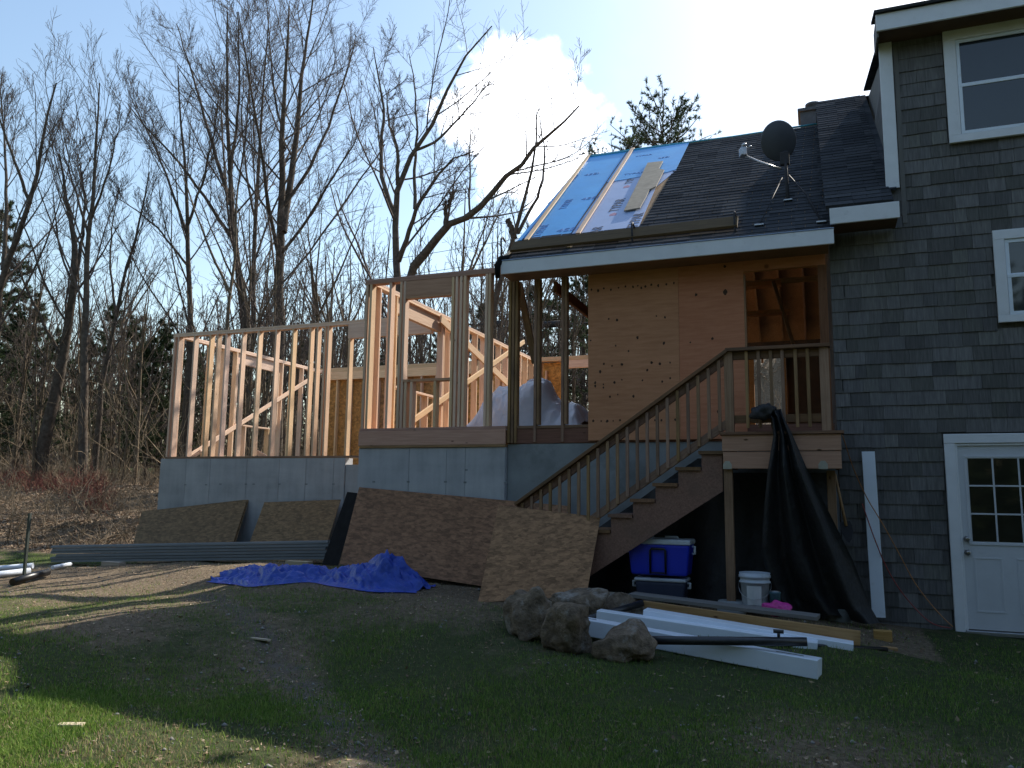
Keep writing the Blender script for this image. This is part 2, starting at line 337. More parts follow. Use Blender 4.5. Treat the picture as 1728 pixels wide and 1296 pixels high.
# ground: soil, thatch, moss-green and leaf litter by the painted cover values
def ground_mat():
    m, t, bs = new_mat('ground_soil')
    v = coords(t, rnd=False)
    at = t.nodes.new('ShaderNodeAttribute'); at.attribute_name = 'cover'; sp = t.nodes.new('ShaderNodeSeparateColor'); t.links.new(at.outputs['Color'], sp.inputs[0])
    n1 = noise(t, v, 3.0, 8, .7); n2 = noise(t, v, 22, 6, .75); n3 = noise(t, v, .8, 5, .6)
    soil = ramp(t, n2, [(.3, (.065, .048, .032)), (.5, (.16, .12, .08)), (.72, (.31, .245, .175))])
    grs = ramp(t, n2, [(.3, (.022, .034, .010)), (.55, (.05, .068, .022)), (.75, (.10, .10, .045))])
    lit = ramp(t, n2, [(.28, (.05, .036, .024)), (.5, (.17, .125, .08)), (.75, (.36, .28, .20))])
    gvl = ramp(t, n2, [(.3, (.06, .056, .05)), (.6, (.12, .113, .105)), (.8, (.22, .21, .20))])
    def thr(ch, lo=.35, hi=.65):
        mr = t.nodes.new('ShaderNodeMapRange'); mr.inputs['From Min'].default_value = lo; mr.inputs['From Max'].default_value = hi
        t.links.new(mth(t, 'ADD', ch, mth(t, 'MULTIPLY', mth(t, 'SUBTRACT', n1, .5), .9)), mr.inputs['Value']); return mr.outputs[0]
    c = mixc(t, thr(sp.outputs[0]), soil, grs); c = mixc(t, thr(sp.outputs[1]), c, lit); c = mixc(t, thr(sp.outputs[2]), c, gvl)
    c = mixc(t, mth(t, 'MULTIPLY', n3, .3), c, (.06, .05, .035))
    t.links.new(c, bs.inputs['Base Color']); bs.inputs['Roughness'].default_value = .95; bs.inputs['Specular IOR Level'].default_value = .15
    bump(t, bs, mth(t, 'ADD', n2, n1), .7, .03); return m
M['ground'] = ground_mat()

# ------------------------------------------------------------------ object helpers
def put(o, parent):
    COL.objects.link(o)
    if parent is not None:
        o.parent = parent
        p, mi = parent, None
        mi = WM[parent.name].inverted()
        o.matrix_parent_inverse = mi
    WM[o.name] = o.matrix_basis.copy()
    return o
WM = {}
def thing(name, label, cat, loc=(0, 0, 0), group=None, kind=None):
    o = bpy.data.objects.new(name, None); o.empty_display_size = .2; o.location = loc; COL.objects.link(o)
    WM[o.name] = Matrix.Translation(Vector(loc)); tag(o, label, cat, group, kind); return o
def tag(o, label=None, cat=None, group=None, kind=None):
    if label: o['label'] = label
    if cat: o['category'] = cat
    if group: o['group'] = group
    if kind: o['kind'] = kind
    return o
def new_mesh(name, verts, faces, mat, smooth=False):
    me = bpy.data.meshes.new(name); me.from_pydata([tuple(v) for v in verts], [], faces)
    me.materials.append(mat if not isinstance(mat, str) else M[mat])
    if smooth:
        for p in me.polygons: p.use_smooth = True
    me.validate(); me.update(); return me
def fast_mesh(name, V, Fq, mat, smooth=False):
    """V (n,3), Fq (m,3|4) int"""
    me = bpy.data.meshes.new(name); V = np.ascontiguousarray(V, np.float32); Fq = np.ascontiguousarray(Fq, np.int32)
    k = Fq.shape[1]
    me.vertices.add(len(V)); me.vertices.foreach_set('co', V.ravel())
    me.loops.add(Fq.size); me.loops.foreach_set('vertex_index', Fq.ravel())
    me.polygons.add(len(Fq)); me.polygons.foreach_set('loop_start', np.arange(0, Fq.size, k, dtype=np.int32))
    me.polygons.foreach_set('loop_total', np.full(len(Fq), k, np.int32))
    if smooth: me.polygons.foreach_set('use_smooth', np.ones(len(Fq), bool))
    me.update(calc_edges=True); me.materials.append(M[mat] if isinstance(mat, str) else mat); return me
def obj(name, me, parent=None, mat4=None):
    o = bpy.data.objects.new(name, me)
    if mat4 is not None: o.matrix_basis = mat4
    return put(o, parent)
BC = {}
def beam_mesh(L, a, b_, mat, ch=.003):
    key = (round(L, 3), round(a, 3), round(b_, 3), mat, ch)
    if key in BC: return BC[key]
    x, y, c = a/2, b_/2, min(ch, a/4, b_/4); h = L/2
    pr = [(-x+c, -y), (x-c, -y), (x, -y+c), (x, y-c), (x-c, y), (-x+c, y), (-x, y-c), (-x, -y+c)]
    vs = [(p, q, -h) for p, q in pr]+[(p, q, h) for p, q in pr]
    fs = [(i, (i+1) % 8, 8+(i+1) % 8, 8+i) for i in range(8)]+[tuple(range(7, -1, -1)), tuple(range(8, 16))]
    BC[key] = new_mesh('beam', vs, fs, mat); return BC[key]
def frame(z, xhint):
    z = Vector(z).normalized(); x = Vector(xhint); x = (x - z*x.dot(z))
    if x.length < 1e-4: x = z.orthogonal()
    x.normalize(); y = z.cross(x); return x, y, z
def beam(name, p0, p1, a, b_, mat, parent=None, side=(1, 0, 0), ch=.003):
    p0, p1 = Vector(p0), Vector(p1); d = p1-p0; x, y, z = frame(d, side); c = (p0+p1)/2
    m4 = Matrix(((x.x, y.x, z.x, c.x), (x.y, y.y, z.y, c.y), (x.z, y.z, z.z, c.z), (0, 0, 0, 1)))
    return obj(name, beam_mesh(d.length, a, b_, mat, ch), parent, m4)
def bar(name, xr, yr, zr, mat, parent=None, ch=.003):
    s = [xr[1]-xr[0], yr[1]-yr[0], zr[1]-zr[0]]; c = [(xr[0]+xr[1])/2, (yr[0]+yr[1])/2, (zr[0]+zr[1])/2]
    k = s.index(max(s)); e = [Vector((1, 0, 0)), Vector((0, 1, 0)), Vector((0, 0, 1))]
    i = (k+1) % 3; j = (k+2) % 3; cc = Vector(c)
    return beam(name, cc-e[k]*s[k]/2, cc+e[k]*s[k]/2, s[i], s[j], mat, parent, e[i], ch)
def prism(name, pts2d, thick, origin, ux, uy, mat, parent=None, edge=None, wob=0):
    """polygon in the (ux,uy) frame at origin, extruded along ux x uy by thick"""
    ux, uy = Vector(ux).normalized(), Vector(uy); uy = (uy-ux*uy.dot(ux)).normalized(); uz = ux.cross(uy); n = len(pts2d)
    vs = [(p[0], p[1], 0) for p in pts2d]+[(p[0], p[1], thick) for p in pts2d]
    fs = [tuple(range(n-1, -1, -1)), tuple(range(n, 2*n))]+[(i, (i+1) % n, n+(i+1) % n, n+i) for i in range(n)]
    me = new_mesh(name, vs, fs, mat)
    if edge:
        me.materials.append(M[edge])
        for p in me.polygons[2:]: p.material_index = 1
    o = Vector(origin); m4 = Matrix(((ux.x, uy.x, uz.x, o.x), (ux.y, uy.y, uz.y, o.y), (ux.z, uy.z, uz.z, o.z), (0, 0, 0, 1)))
    return obj(name, me, parent, m4)
def sheet4(name, bl, br, tr, tl, thick, mat, parent=None, edge=None):
    """four-cornered board through (nearly coplanar) corners, front face there, thickness behind"""
    bl, br, tr, tl = map(Vector, (bl, br, tr, tl)); ux = (br-bl).normalized(); uy = (tl-bl); uy = (uy-ux*uy.dot(ux)).normalized()
    q = [((p-bl).dot(ux), (p-bl).dot(uy)) for p in (bl, br, tr, tl)]
    return prism(name, q, -thick, bl, ux, uy, mat, parent, edge)
def tube(name, pts, rad, mat, parent=None, sides=8, caps=True):
    pts = [Vector(p) for p in pts]; n = len(pts); rr = rad if isinstance(rad, (list, tuple)) else [rad]*n
    vs, fs = [], []; x = None
    for i, p in enumerate(pts):
        d = (pts[min(i+1, n-1)]-pts[max(i-1, 0)]).normalized()
        x = d.orthogonal().normalized() if x is None else (x-d*x.dot(d)).normalized(); y = d.cross(x)
        for k in range(sides):
            a = 2*math.pi*k/sides; vs.append(p+(x*math.cos(a)+y*math.sin(a))*rr[i])
    for i in range(n-1):
        for k in range(sides):
            k2 = (k+1) % sides; fs.append((i*sides+k, i*sides+k2, (i+1)*sides+k2, (i+1)*sides+k))
    if caps: fs += [tuple(range(sides-1, -1, -1)), tuple(range((n-1)*sides, n*sides))]
    c = pts[0]; me = new_mesh(name, [v-c for v in vs], fs, mat, False)
    for p in me.polygons: p.use_smooth = len(p.vertices) == 4
    return obj(name, me, parent, Matrix.Translation(c))
def lathe(name, prof, center, mat, parent=None, sides=28, axis=(0, 0, 1)):
    vs, fs = [], []; x, y, z = frame(axis, (1, 0, 0))
    for r_, h_ in prof:
        for k in range(sides):
            a = 2*math.pi*k/sides; vs.append(x*(r_*math.cos(a))+y*(r_*math.sin(a))+z*h_)
    for i in range(len(prof)-1):
        for k in range(sides):
            k2 = (k+1) % sides; fs.append((i*sides+k, i*sides+k2, (i+1)*sides+k2, (i+1)*sides+k))
    fs += [tuple(range(sides-1, -1, -1)), tuple(range((len(prof)-1)*sides, len(prof)*sides))]
    me = new_mesh(name, vs, fs, mat)
    for p in me.polygons: p.use_smooth = len(p.vertices) == 4
    return obj(name, me, parent, Matrix.Translation(Vector(center)))
def rbox(name, c, s, mat, parent=None, bev=.02, taper=1.0, rz=0, seg=3):
    bm = bmesh.new(); bmesh.ops.create_cube(bm, size=1)
    for v in bm.verts:
        k = taper if v.co.z < 0 else 1
        v.co = Vector((v.co.x*s[0]*k, v.co.y*s[1]*k, v.co.z*s[2]))
    if bev: bmesh.ops.bevel(bm, geom=bm.edges[:], offset=bev, segments=seg, affect='EDGES', profile=.6)
    me = bpy.data.meshes.new(name); bm.to_mesh(me); bm.free(); me.materials.append(M[mat])
    for p in me.polygons: p.use_smooth = False
    return obj(name, me, parent, Matrix.Translation(Vector(c)) @ Matrix.Rotation(rz, 4, 'Z'))
def text_mesh(s, size):
    cu = bpy.data.curves.new('lettering', 'FONT'); cu.body = s; cu.size = size; cu.extrude = .0012; cu.resolution_u = 3
    o = bpy.data.objects.new('lettering', cu); COL.objects.link(o); dg = bpy.context.evaluated_depsgraph_get()
    me = bpy.data.meshes.new_from_object(o.evaluated_get(dg)); bpy.data.objects.remove(o); bpy.data.curves.remove(cu)
    return me

# ================================================================== THE SETTING: ground
def axis(parts):
    a = []
    for lo, hi, st in parts: a += list(np.arange(lo, hi, st))
    return np.array(a+[parts[-1][1]])
gx = axis([(-600, -120, 60), (-120, -40, 8), (-40, -17, .9), (-17, 4, .1), (4, 12, .5), (12, 60, 4), (60, 600, 60)])
gy = axis([(-300, -20, 40), (-20, 2, 2), (2, 13, .1), (13, 26, .4), (26, 60, 1.5), (60, 140, 8), (140, 700, 60)])
PATH = [P(340, 1035, Z=.12), P(430, 1100, Z=.06), P(510, 1170, Z=.04), P(570, 1230, Z=.02), P(640, 1300, Z=.0), P(720, 1400, Z=.0)]
def cover(x, y):
    n = np.sin(1.9*x+.7*y+.5)*np.sin(1.4*y-.8*x)*.5+np.sin(.7*x-.9*y+2)*.35+np.sin(3.3*x+2.1*y)*.15
    g = np.clip(.66+.42*n, 0, 1)
    brown = np.exp(-(((x+9.5)/4.2)**2+((y-9.2)/2.4)**2)**1.3)       # trampled soil beside the new foundation
    g = g*(1-.8*brown)
    g = np.clip(g+.10*np.clip((5.1-y)/1.0, 0, 1), 0, 1)
    g = np.where((y > 8.2) & (x > -6) & (x < 1), g*.35, g)
    bank = np.clip((y-11.9)/1.4, 0, 1)*np.clip((-12.2-x)/1.2, 0, 1); back = np.clip((y-17)/2, 0, 1); l = np.maximum(bank, back)
    lawn = np.exp(-(((x+31)/8)**2+((y-30)/5)**2)**2); l = l*(1-.9*lawn); g = np.maximum(g*(1-l), lawn)
    d = np.full(x.shape, 9.0)
    for a, c in zip(PATH[:-1], PATH[1:]):
        ax, ay, bx, by = a.x, a.y, c.x, c.y; L2 = (bx-ax)**2+(by-ay)**2
        t_ = np.clip(((x-ax)*(bx-ax)+(y-ay)*(by-ay))/L2, 0, 1); d = np.minimum(d, np.hypot(x-ax-t_*(bx-ax), y-ay-t_*(by-ay)))
    gr = np.exp(-(d/.30)**2)*.52
    gr = np.maximum(gr, .28*np.exp(-(((x+.9)/.9)**2+((y-5.2)/.35)**2)))
    g = g*(1-gr)
    return np.clip(g, 0, 1), np.clip(l, 0, 1), np.clip(gr, 0, 1)
XX, YY = np.meshgrid(gx, gy, indexing='ij'); ZZ = gz(XX, YY)
rough_ = (XX > -17) & (XX < 4) & (YY > 2) & (YY < 13)
ZZ = ZZ + np.where(rough_, rng.normal(0, .0045, XX.shape), 0)
nx, ny = len(gx), len(gy); ii = np.arange(nx*ny).reshape(nx, ny)
quads = np.stack([ii[:-1, :-1], ii[1:, :-1], ii[1:, 1:], ii[:-1, 1:]], -1).reshape(-1, 4)
gm = fast_mesh('ground', np.stack([XX, YY, ZZ], -1).reshape(-1, 3), quads, 'ground', True)
cg, clv, cgr = cover(XX.ravel(), YY.ravel())
ca = gm.color_attributes.new('cover', 'FLOAT_COLOR', 'POINT'); ca.data.foreach_set('color', np.stack([cg, clv, cgr, np.ones_like(cg)], -1).astype(np.float32).ravel())
ground = obj('ground', gm); tag(ground, kind='structure')

# ================================================================== FOUNDATIONS
YL, YM, YB, YH = 12.30, 9.95, 17.40, 10.0       # front planes: left wing, middle wing, back wall, old house
XL, XM, XP = -12.05, -6.17, -3.90               # left corner, middle corner, start of the old porch
ZF, ZT, ZD = 2.205, 4.72, 2.47                  # top of new concrete, top of walls, middle deck
f1 = thing('foundation_wall', 'pale grey poured concrete foundation under the far left framed wing', 'foundation', (-10, YL, 0))
bar('concrete_core', (XL-.1, -7.90), (YL+.004, YL+.25), (-.6, ZF), 'concrete', f1, .006)
bar('concrete_step', (-7.897, -6.2), (YL+.012, YL+.25), (-.6, 2.085), 'concrete', f1, .006)
bar('concrete_return', (XL-.1, XL+.15), (YL+.252, YB+.1), (-.6, ZF-.002), 'concrete', f1, .006)
ed = [XL-.1]+[P(x, 820, Y=YL).x for x in (312, 353, 415, 470, 515, 562)]+[-7.90]
for a, c in zip(ed[:-1], ed[1:]):
    bar('form_panel', (a+.004, c-.004), (YL-.003, YL+.003), (-.5, ZF-.003), 'concrete', f1, .002)
f2 = thing('foundation_wall', 'grey concrete foundation with form seams under the middle framed wing', 'foundation', (-5, YM, 0))
bar('concrete_core', (XM, XP-.006), (YM+.004, YM+.25), (-.6, 2.225), 'concrete', f2, .006)
bar('concrete_return', (XM, XM+.25), (YM+.252, YB), (-.6, 2.223), 'concrete', f2, .006)
ed = [XM]+[P(x, 800, Y=YM).x for x in (690, 753, 785)]+[XP-.006]
for a, c in zip(ed[:-1], ed[1:]): bar('form_panel', (a+.004, c-.004), (YM-.003, YM+.003), (-.5, 2.222), 'concrete', f2, .002)
for x, y in ((631, 813), (689, 813), (752, 813), (785, 814), (787, 793), (853, 814)):
    p = P(x, y, Y=YM); bar('tie_hole', (p.x-.022, p.x+.022), (YM-.006, YM-.0035), (p.z-.012, p.z+.012), 'oldconcrete', f2, .002)
for x, y in ((313, 818), (348, 818), (372, 817), (415, 817), (428, 817), (472, 817), (517, 817), (563, 817)):
    p = P(x, y, Y=YL); bar('tie_hole', (p.x-.026, p.x+.026), (YL-.006, YL-.0035), (p.z-.012, p.z+.012), 'oldconcrete', f1, .002)
f3 = thing('foundation_wall', 'dark stained old concrete foundation behind the stair balusters', 'foundation', (-2, YH, 0))
bar('concrete_core', (XP, .215), (YH+.03, YH+.28), (-.6, 2.27), 'oldconcrete', f3, .006)

# ================================================================== FRAMED WALLS
SW, SDp = .038, .12
def stud(par, x, y0, z0, z1, w=SW, d=SDp, mat='lumber', name='stud'):
    return bar(name, (x, x+w), (y0, y0+d), (z0, z1), mat, par)
lf = thing('wood_framed_wall', 'front stud wall of fresh lumber on the far left concrete foundation', 'framed wall', (-9, YL, ZF))
bar('sill_plate', (XL, -6.2), (YL+.002, YL+.14), (ZF+.001, ZF+.040), 'pressure', lf)
bar('top_plate', (XL, -6.2), (YL, YL+SDp), (ZT-.076, ZT-.0385), 'lumber', lf); bar('top_plate', (XL, -6.2), (YL, YL+SDp), (ZT-.038, ZT), 'lumber', lf)
for x in (279, 285.5, 312.7, 340, 352.3, 367.4, 395, 423, 452.8, 482, 512, 524, 537.5, 542.5, 580):
    stud(lf, P(x, 771, Y=YL).x, YL+.002, ZF+.041, ZT-.077)
hx = P(586, 555, Y=YL).x
bar('header', (hx+.02, -6.25), (YL+.001, YL+.09), (ZT-.077-.26, ZT-.077), 'lumber', lf)
stud(lf, hx-.028, YL+.1, ZF+.041, ZT-.4)
# short scraps at the foot of the front wall
beam('scrap_block', P(325, 773, Y=YL+.25)+Vector((0, 0, .02)), P(341, 760, Y=YL+.25), .038, .089, 'lumber', lf)
beam('scrap_block', P(427, 760, Y=YL+.2), P(449, 772, Y=YL+.2), .09, .02, 'lumber', lf)

ls = thing('wood_framed_wall', 'far left end stud wall running back with a diagonal brace', 'framed wall', (XL, 15, ZF))
XS = XL
bar('sill_plate', (XS, XS+.14), (YL+.145, YB), (ZF+.001, ZF+.040), 'pressure', ls)
bar('top_plate', (XS, XS+SDp), (YL+SDp+.002, YB), (ZT-.076, ZT-.0385), 'lumber', ls); bar('top_plate', (XS, XS+SDp), (YL+SDp+.002, YB), (ZT-.038, ZT), 'lumber', ls)
y = YL+.145; k = 0
op = (14.15, 15.55)
while y < YB-.1:
    if not (op[0] < y < op[1]): bar('stud', (XS+.002, XS+SDp-.002), (y, y+SW), (ZF+.041, ZT-.077), 'lumber', ls)
    else: bar('cripple_stud', (XS+.002, XS+SDp-.002), (y, y+SW), (ZF+.041, 3.02), 'lumber', ls)
    y += .406
bar('header', (XS+.002, XS+.08), (op[0]-.06, op[1]+.06), (ZT-.077-.24, ZT-.0775), 'lumber', ls)
bar('window_sill', (XS+.001, XS+SDp-.001), (op[0]-.03, op[1]+.03), (3.021, 3.058), 'lumber', ls)
for yy in (op[0]-.04, op[1]+.005): bar('stud', (XS+.003, XS+SDp-.003), (yy, yy+SW), (3.06, ZT-.32), 'lumber', ls)
bx = XS+SDp+.02
beam('diagonal_brace', (bx, 12.75, 2.25), (bx, 16.75, 4.40), .038, .089, 'lumber', ls, (1, 0, 0))

mf = thing('wood_framed_wall', 'middle front stud wall of fresh lumber with a framed window opening', 'framed wall', (-5, YM, ZD))
bar('rim_board', (XM, XP-.004), (YM-.02, YM+.018), (2.262, ZD-.004), 'rimnew', mf)
bar('sill_plate', (XM+.02, XP-.004), (YM-.022, YM+.13), (2.227, 2.26), 'pressure', mf)
bar('bottom_plate', (XM, XP-.004), (YM-.004, YM+SDp), (ZD-.001, ZD+.038), 'rimnew', mf)
bar('top_plate', (XM, XP+.2), (YM, YM+SDp), (ZT-.076, ZT-.0385), 'rimnew', mf); bar('top_plate', (XM, XP+.2), (YM, YM+SDp), (ZT-.038, ZT), 'rimnew', mf)
def mx(px): return P(px, 700, Y=YM).x
zs0, zs1 = ZD+.039, ZT-.077
wl, wr = mx(678), mx(757)
for px in (609.2, 616, 649.5, 668, 674): stud(mf, mx(px), YM+.002, zs0, zs1)
for px in (757, 763.5, 771, 777.5, 815.2, 820.5): stud(mf, mx(px), YM+.002, zs0, zs1)
stud(mf, mx(609.2), YM+.10, zs0, zs1)
zsill = P(715, 641, Y=YM).z
bar('header', (wl+.002, wr-.002), (YM+.003, YM+.085), (zs1-.225, zs1-.001), 'rimnew', mf)
bar('header', (wl+.002, wr-.002), (YM+.001, YM+.087), (zs1-.265, zs1-.227), 'rimnew', mf)
bar('window_sill', (wl+.002, wr-.002), (YM, YM+SDp), (zsill-.02, zsill+.018), 'rimnew', mf)
for px in (680.2, 690, 730): stud(mf, mx(px), YM+.003, zs0, zsill-.021, name='cripple_stud')
bar('deck_sheet', (XM+.02, XP), (YM+.13, YB), (ZD-.03, ZD-.006), 'osblit', mf)

ml = thing('wood_framed_wall', 'inner stud wall with crossed braces running back from the middle window', 'framed wall', (XM, 14, ZD))
x0 = XM+.003
bar('bottom_plate', (x0, x0+SDp), (YM+.10, YB), (ZD-.001, ZD+.037), 'lumber', ml)
bar('top_plate', (x0, x0+SDp), (YM+.10, YB), (ZT-.076, ZT-.0385), 'lumber', ml); bar('top_plate', (x0, x0+SDp), (YM+.10, YB), (ZT-.038, ZT), 'lumber', ml)
op = (10.75, 12.35); y = YM+.25
while y < YB-.05:
    if not (op[0] < y+.02 < op[1]): bar('stud', (x0+.002, x0+SDp-.002), (y, y+SW), (zs0, zs1), 'lumber', ml)
    else: bar('cripple_stud', (x0+.002, x0+SDp-.002), (y, y+SW), (zs0, 3.2), 'lumber', ml)
    y += .406
for yy in (op[0]-.045, op[1]+.005, op[1]+.05): bar('stud', (x0+.003, x0+SDp-.003), (yy, yy+SW), (zs0, zs1), 'lumber', ml)
bar('header', (x0+.004, x0+.085), (op[0], op[1]), (zs1-.25, zs1-.001), 'lumber', ml)
bar('window_sill', (x0+.002, x0+SDp), (op[0], op[1]), (3.201, 3.238), 'lumber', ml)
bx = x0+SDp+.021
beam('diagonal_brace', (bx, 12.2, 4.6), (bx, 16.3, 3.72), .038, .14, 'lumber', ml, (1, 0, 0))
beam('diagonal_brace', (bx+.04, 10.9, 2.60), (bx+.04, 16.3, 4.95), .038, .089, 'lumber', ml, (1, 0, 0))

bw = thing('wood_framed_wall', 'sheathed back stud wall seen orange through the open framing', 'framed wall', (-8, YB, ZD))
bar('top_plate', (XL, XP+.3), (YB, YB+SDp), (ZT-.04, ZT+.06), 'lumber', bw)
bar('header', (XL+.1, -6.3), (YB+.002, YB+.085), (ZT-.25, ZT-.041), 'lumber', bw)
bar('header', (-5.38, -3.5), (YB+.002, YB+.085), (ZT-.22, ZT-.041), 'lumber', bw)
x = XL+.1
while x < -5.4:
    bar('stud', (x, x+SW), (YB+.003, YB+SDp-.003), (ZF+.04, ZT-.26), 'lumber', bw); x += .406
for x in (-5.44, -3.5): bar('stud', (x, x+SW), (YB+.002, YB+SDp-.002), (ZF+.04, ZT-.042), 'lumber', bw)
x = XL
while x < -5.6:
    x2 = min(x+1.22, -5.45)
    bar('sheathing_panel', (x+.002, x2-.002), (YB+SDp+.002, YB+SDp+.014), (ZF+.04, ZT-.06), 'osblit', bw, .001); x += 1.22

# ================================================================== OLD PORCH ADDITION
po = thing('porch_addition', 'old gabled addition with plywood front and half stripped roof', 'building', (-2, YH, 2.3))
def px_(x, y=600): return P(x, y, Y=YH).x
ZPF = 2.33
bar('rim_joist', (XP+.02, .2), (YH+.02, YH+.06), (2.275, 2.47), 'redrim', po)
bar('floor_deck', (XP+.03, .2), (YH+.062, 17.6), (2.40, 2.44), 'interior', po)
bar('bottom_plate', (XP+.03, px_(993)), (YH+.012, YH+.10), (2.472, 2.51), 'oldstud', po)
for a in (858, 863.6, 869.2): bar('corner_post', (px_(a), px_(a)+.037), (YH-.012, YH+.09), (2.28, 4.52), 'oldstud', po)
for a in (901, 906.5, 947, 952.5):
    k = 1 if a in (901, 947) else 0
    bar('stud', (px_(a), px_(a)+.037), (YH-.012+.006*k, YH+.085), (2.29 if k else 2.52, 4.52), 'oldstud', po)
pa, pb, pc, pd = px_(993), px_(1147), px_(1258), px_(1390)
def hpanel(name, x0, x1, z0, z1, mat, th=.016, y=YH-.012, par=None):
    return prism(name, [(0, 0), (x1-x0, 0), (x1-x0, z1-z0), (0, z1-z0)], -th, (x0, y, z0), (1, 0, 0), (0, 0, 1), mat, par or po)
sh1 = hpanel('plywood_sheet', pa, pb-.003, 2.30, 4.55, 'ply'); sh2 = hpanel('plywood_sheet', pb, pc, 2.30, 4.55, 'plyred')
KN = [(65,320),(105,325),(140,312),(183,320),(230,308),(272,300),(318,303),(347,296),(368,308),(392,300),(428,290),(470,295),(520,287),(566,280),(170,497),(220,505),(460,480),(512,488),(345,610),(212,660),(505,645),(290,693),(60,628),(140,770),(190,783),(250,773),(430,762),(480,770),(543,763),(118,818),(404,808),(88,885),(88,905),(138,895),(138,915),(205,885),(250,867),(375,870),(495,878),(543,857),(178,970),(225,957),(320,968),(75,1117),(125,1118),(160,1118),(197,1116),(238,1113),(452,1113),(490,1113),(575,1110)]
kv, kf = [], []; rk = random.Random(9)
for (kx, ky) in KN+[(878, 335), (875, 178), (800, 617), (665, 640), (700, 350), (835, 1060)]:
    p = P(980+kx/3.6, 400+ky/3.6, Y=YH-.014); r0_ = rk.uniform(.011, .02)*(2.0 if kx == 878 else 1); b0 = len(kv); nn = 9
    kv += [(p.x+r0_*math.cos(6.283*i/nn)*rk.uniform(.6, 1.1), YH-.0135, p.z+r0_*1.25*math.sin(6.283*i/nn)*rk.uniform(.6, 1.1)) for i in range(nn)]; kf.append(tuple(range(b0, b0+nn)))
ko = obj('knots', new_mesh('knots', kv, kf, 'knotdark'), sh1); tag(ko, kind='stuff')
hpanel('plywood_sheet', pc+.003, pd+.06, P(1300, 457, Y=YH).z+.02, 4.55, 'plyred', y=YH-.004)
bar('door_jamb', (pc+.002, pc+.02), (YH-.010, YH+.11), (2.5, P(1300, 460, Y=YH).z), 'oldstud', po)
bar('corner_post', (pd-.03, pd+.07), (YH-.010, YH+.09), (2.3, P(1300, 457, Y=YH).z+.018), 'redrim', po)
bar('stud', (pb-.02, pb+.02), (YH+.03, YH+.11), (2.52, 4.52), 'oldstud', po)
beam('leaning_stud', P(876, 478, Y=YH+.35), P(903, 612, Y=YH+.2), .05, .089, 'oldstud', po, (0, 1, 0))
beam('tie_beam', (-3.27, YH+.12, 4.42), (-3.27, 17.3, 4.42), .045, .15, 'redrim', po)
# rafters and roof deck
EY, EZ, RY, RZ = 9.62, 4.66, 13.97, 7.94
RX0, RX1 = -3.87, .245
fs_ = Vector((0, RY-EY, RZ-EZ)).normalized(); fn = Vector((0, -fs_.z, fs_.y)); SLEN = math.hypot(RY-EY, RZ-EZ)
bs_ = Vector((0, RY-EY, -(RZ-EZ))).normalized()
x = RX0+.05
while x < RX1:
    a = Vector((x, EY+.05, EZ-.10+.03)); beam('rafter', a, a+fs_*(SLEN-.1), .038, .14, 'oldstud', po)
    a = Vector((x, RY+.04, RZ-.12)); beam('rafter', a, a+bs_*(SLEN-.1), .038, .14, 'oldstud', po)
    x += .46
for yy, zz in ((12.2, 4.75), (13.4, 5.3)): bar('collar_board', (-1.6, .15), (yy, yy+.02), (zz, zz+.09), 'tan', po)
p = P(1284, 478, Y=12.0); q = P(1292, 526, Y=12.0)
bar('sun_toned_shelf', (p.x-.5, p.x+.28), (12, 12.2), (p.z-.03, p.z+.03), 'plyorange', po); bar('sun_toned_shelf', (q.x-.5, q.x+.34), (12, 12.2), (q.z-.025, q.z+.025), 'plyorange', po)  # orange board colour stands in for sun reaching these strips
beam('leaning_stud', P(1305, 475, Y=11.6), P(1345, 600, Y=11.6), .05, .089, 'oldstud', po)
roof = prism('roof', [(0, 0), (RX1-RX0, 0), (RX1-RX0, SLEN), (0, SLEN)], .02, (RX0, EY, EZ), (1, 0, 0), fs_, 'oldstud', po)
prism('roof_back', [(0, 0), (RX1-RX0, 0), (RX1-RX0, SLEN), (0, SLEN)], .02, (RX1, RY+(RY-EY), EZ), (-1, 0, 0), (0, -(RY-EY), RZ-EZ), 'oldstud', po)
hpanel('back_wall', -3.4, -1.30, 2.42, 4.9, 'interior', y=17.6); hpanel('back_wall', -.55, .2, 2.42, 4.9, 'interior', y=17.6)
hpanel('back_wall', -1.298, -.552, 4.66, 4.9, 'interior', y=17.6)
bar('door_jamb', (-1.30, -1.20), (17.5, 17.58), (2.44, 4.66), 'plyorange', po); bar('door_jamb', (-.60, -.552), (17.5, 17.58), (2.44, 4.66), 'plyorange', po)
bar('fascia', (RX0+.01, .27), (9.585, 9.61), (4.505, 4.685), 'white', po, .004)
bar('soffit', (RX0+.02, .21), (9.612, YH-.035), (4.50, 4.515), 'oldstud', po)
bar('drip_edge', (RX0, .275), (9.575, 9.66), (4.688, 4.697), 'wrapwhite', po, .001)
def RP(px, py, off=0):
    """point on the porch roof surface under a pixel"""
    d = ray(px, py); o = Vector((0, EY, EZ))+fn*(.02+off); e = Vector((0, 0, EYE))
    return e+d*((o-e).dot(fn)/d.dot(fn))
def rxy(p): return (p.x-RX0, (p-Vector((0, EY, EZ))).dot(fs_))
def on_roof(name, pix, mat, th, off, par, edge=None, wave=0):
    q = [rxy(RP(*p_, off)) for p_ in pix]
    q = [(min(max(a, -.02), 4.1), min(max(c, 0), SLEN+.01)) for a, c in q]
    return prism(name, q, th, Vector((RX0, EY, EZ))+fn*(.02+off), (1, 0, 0), fs_, mat, par, edge)
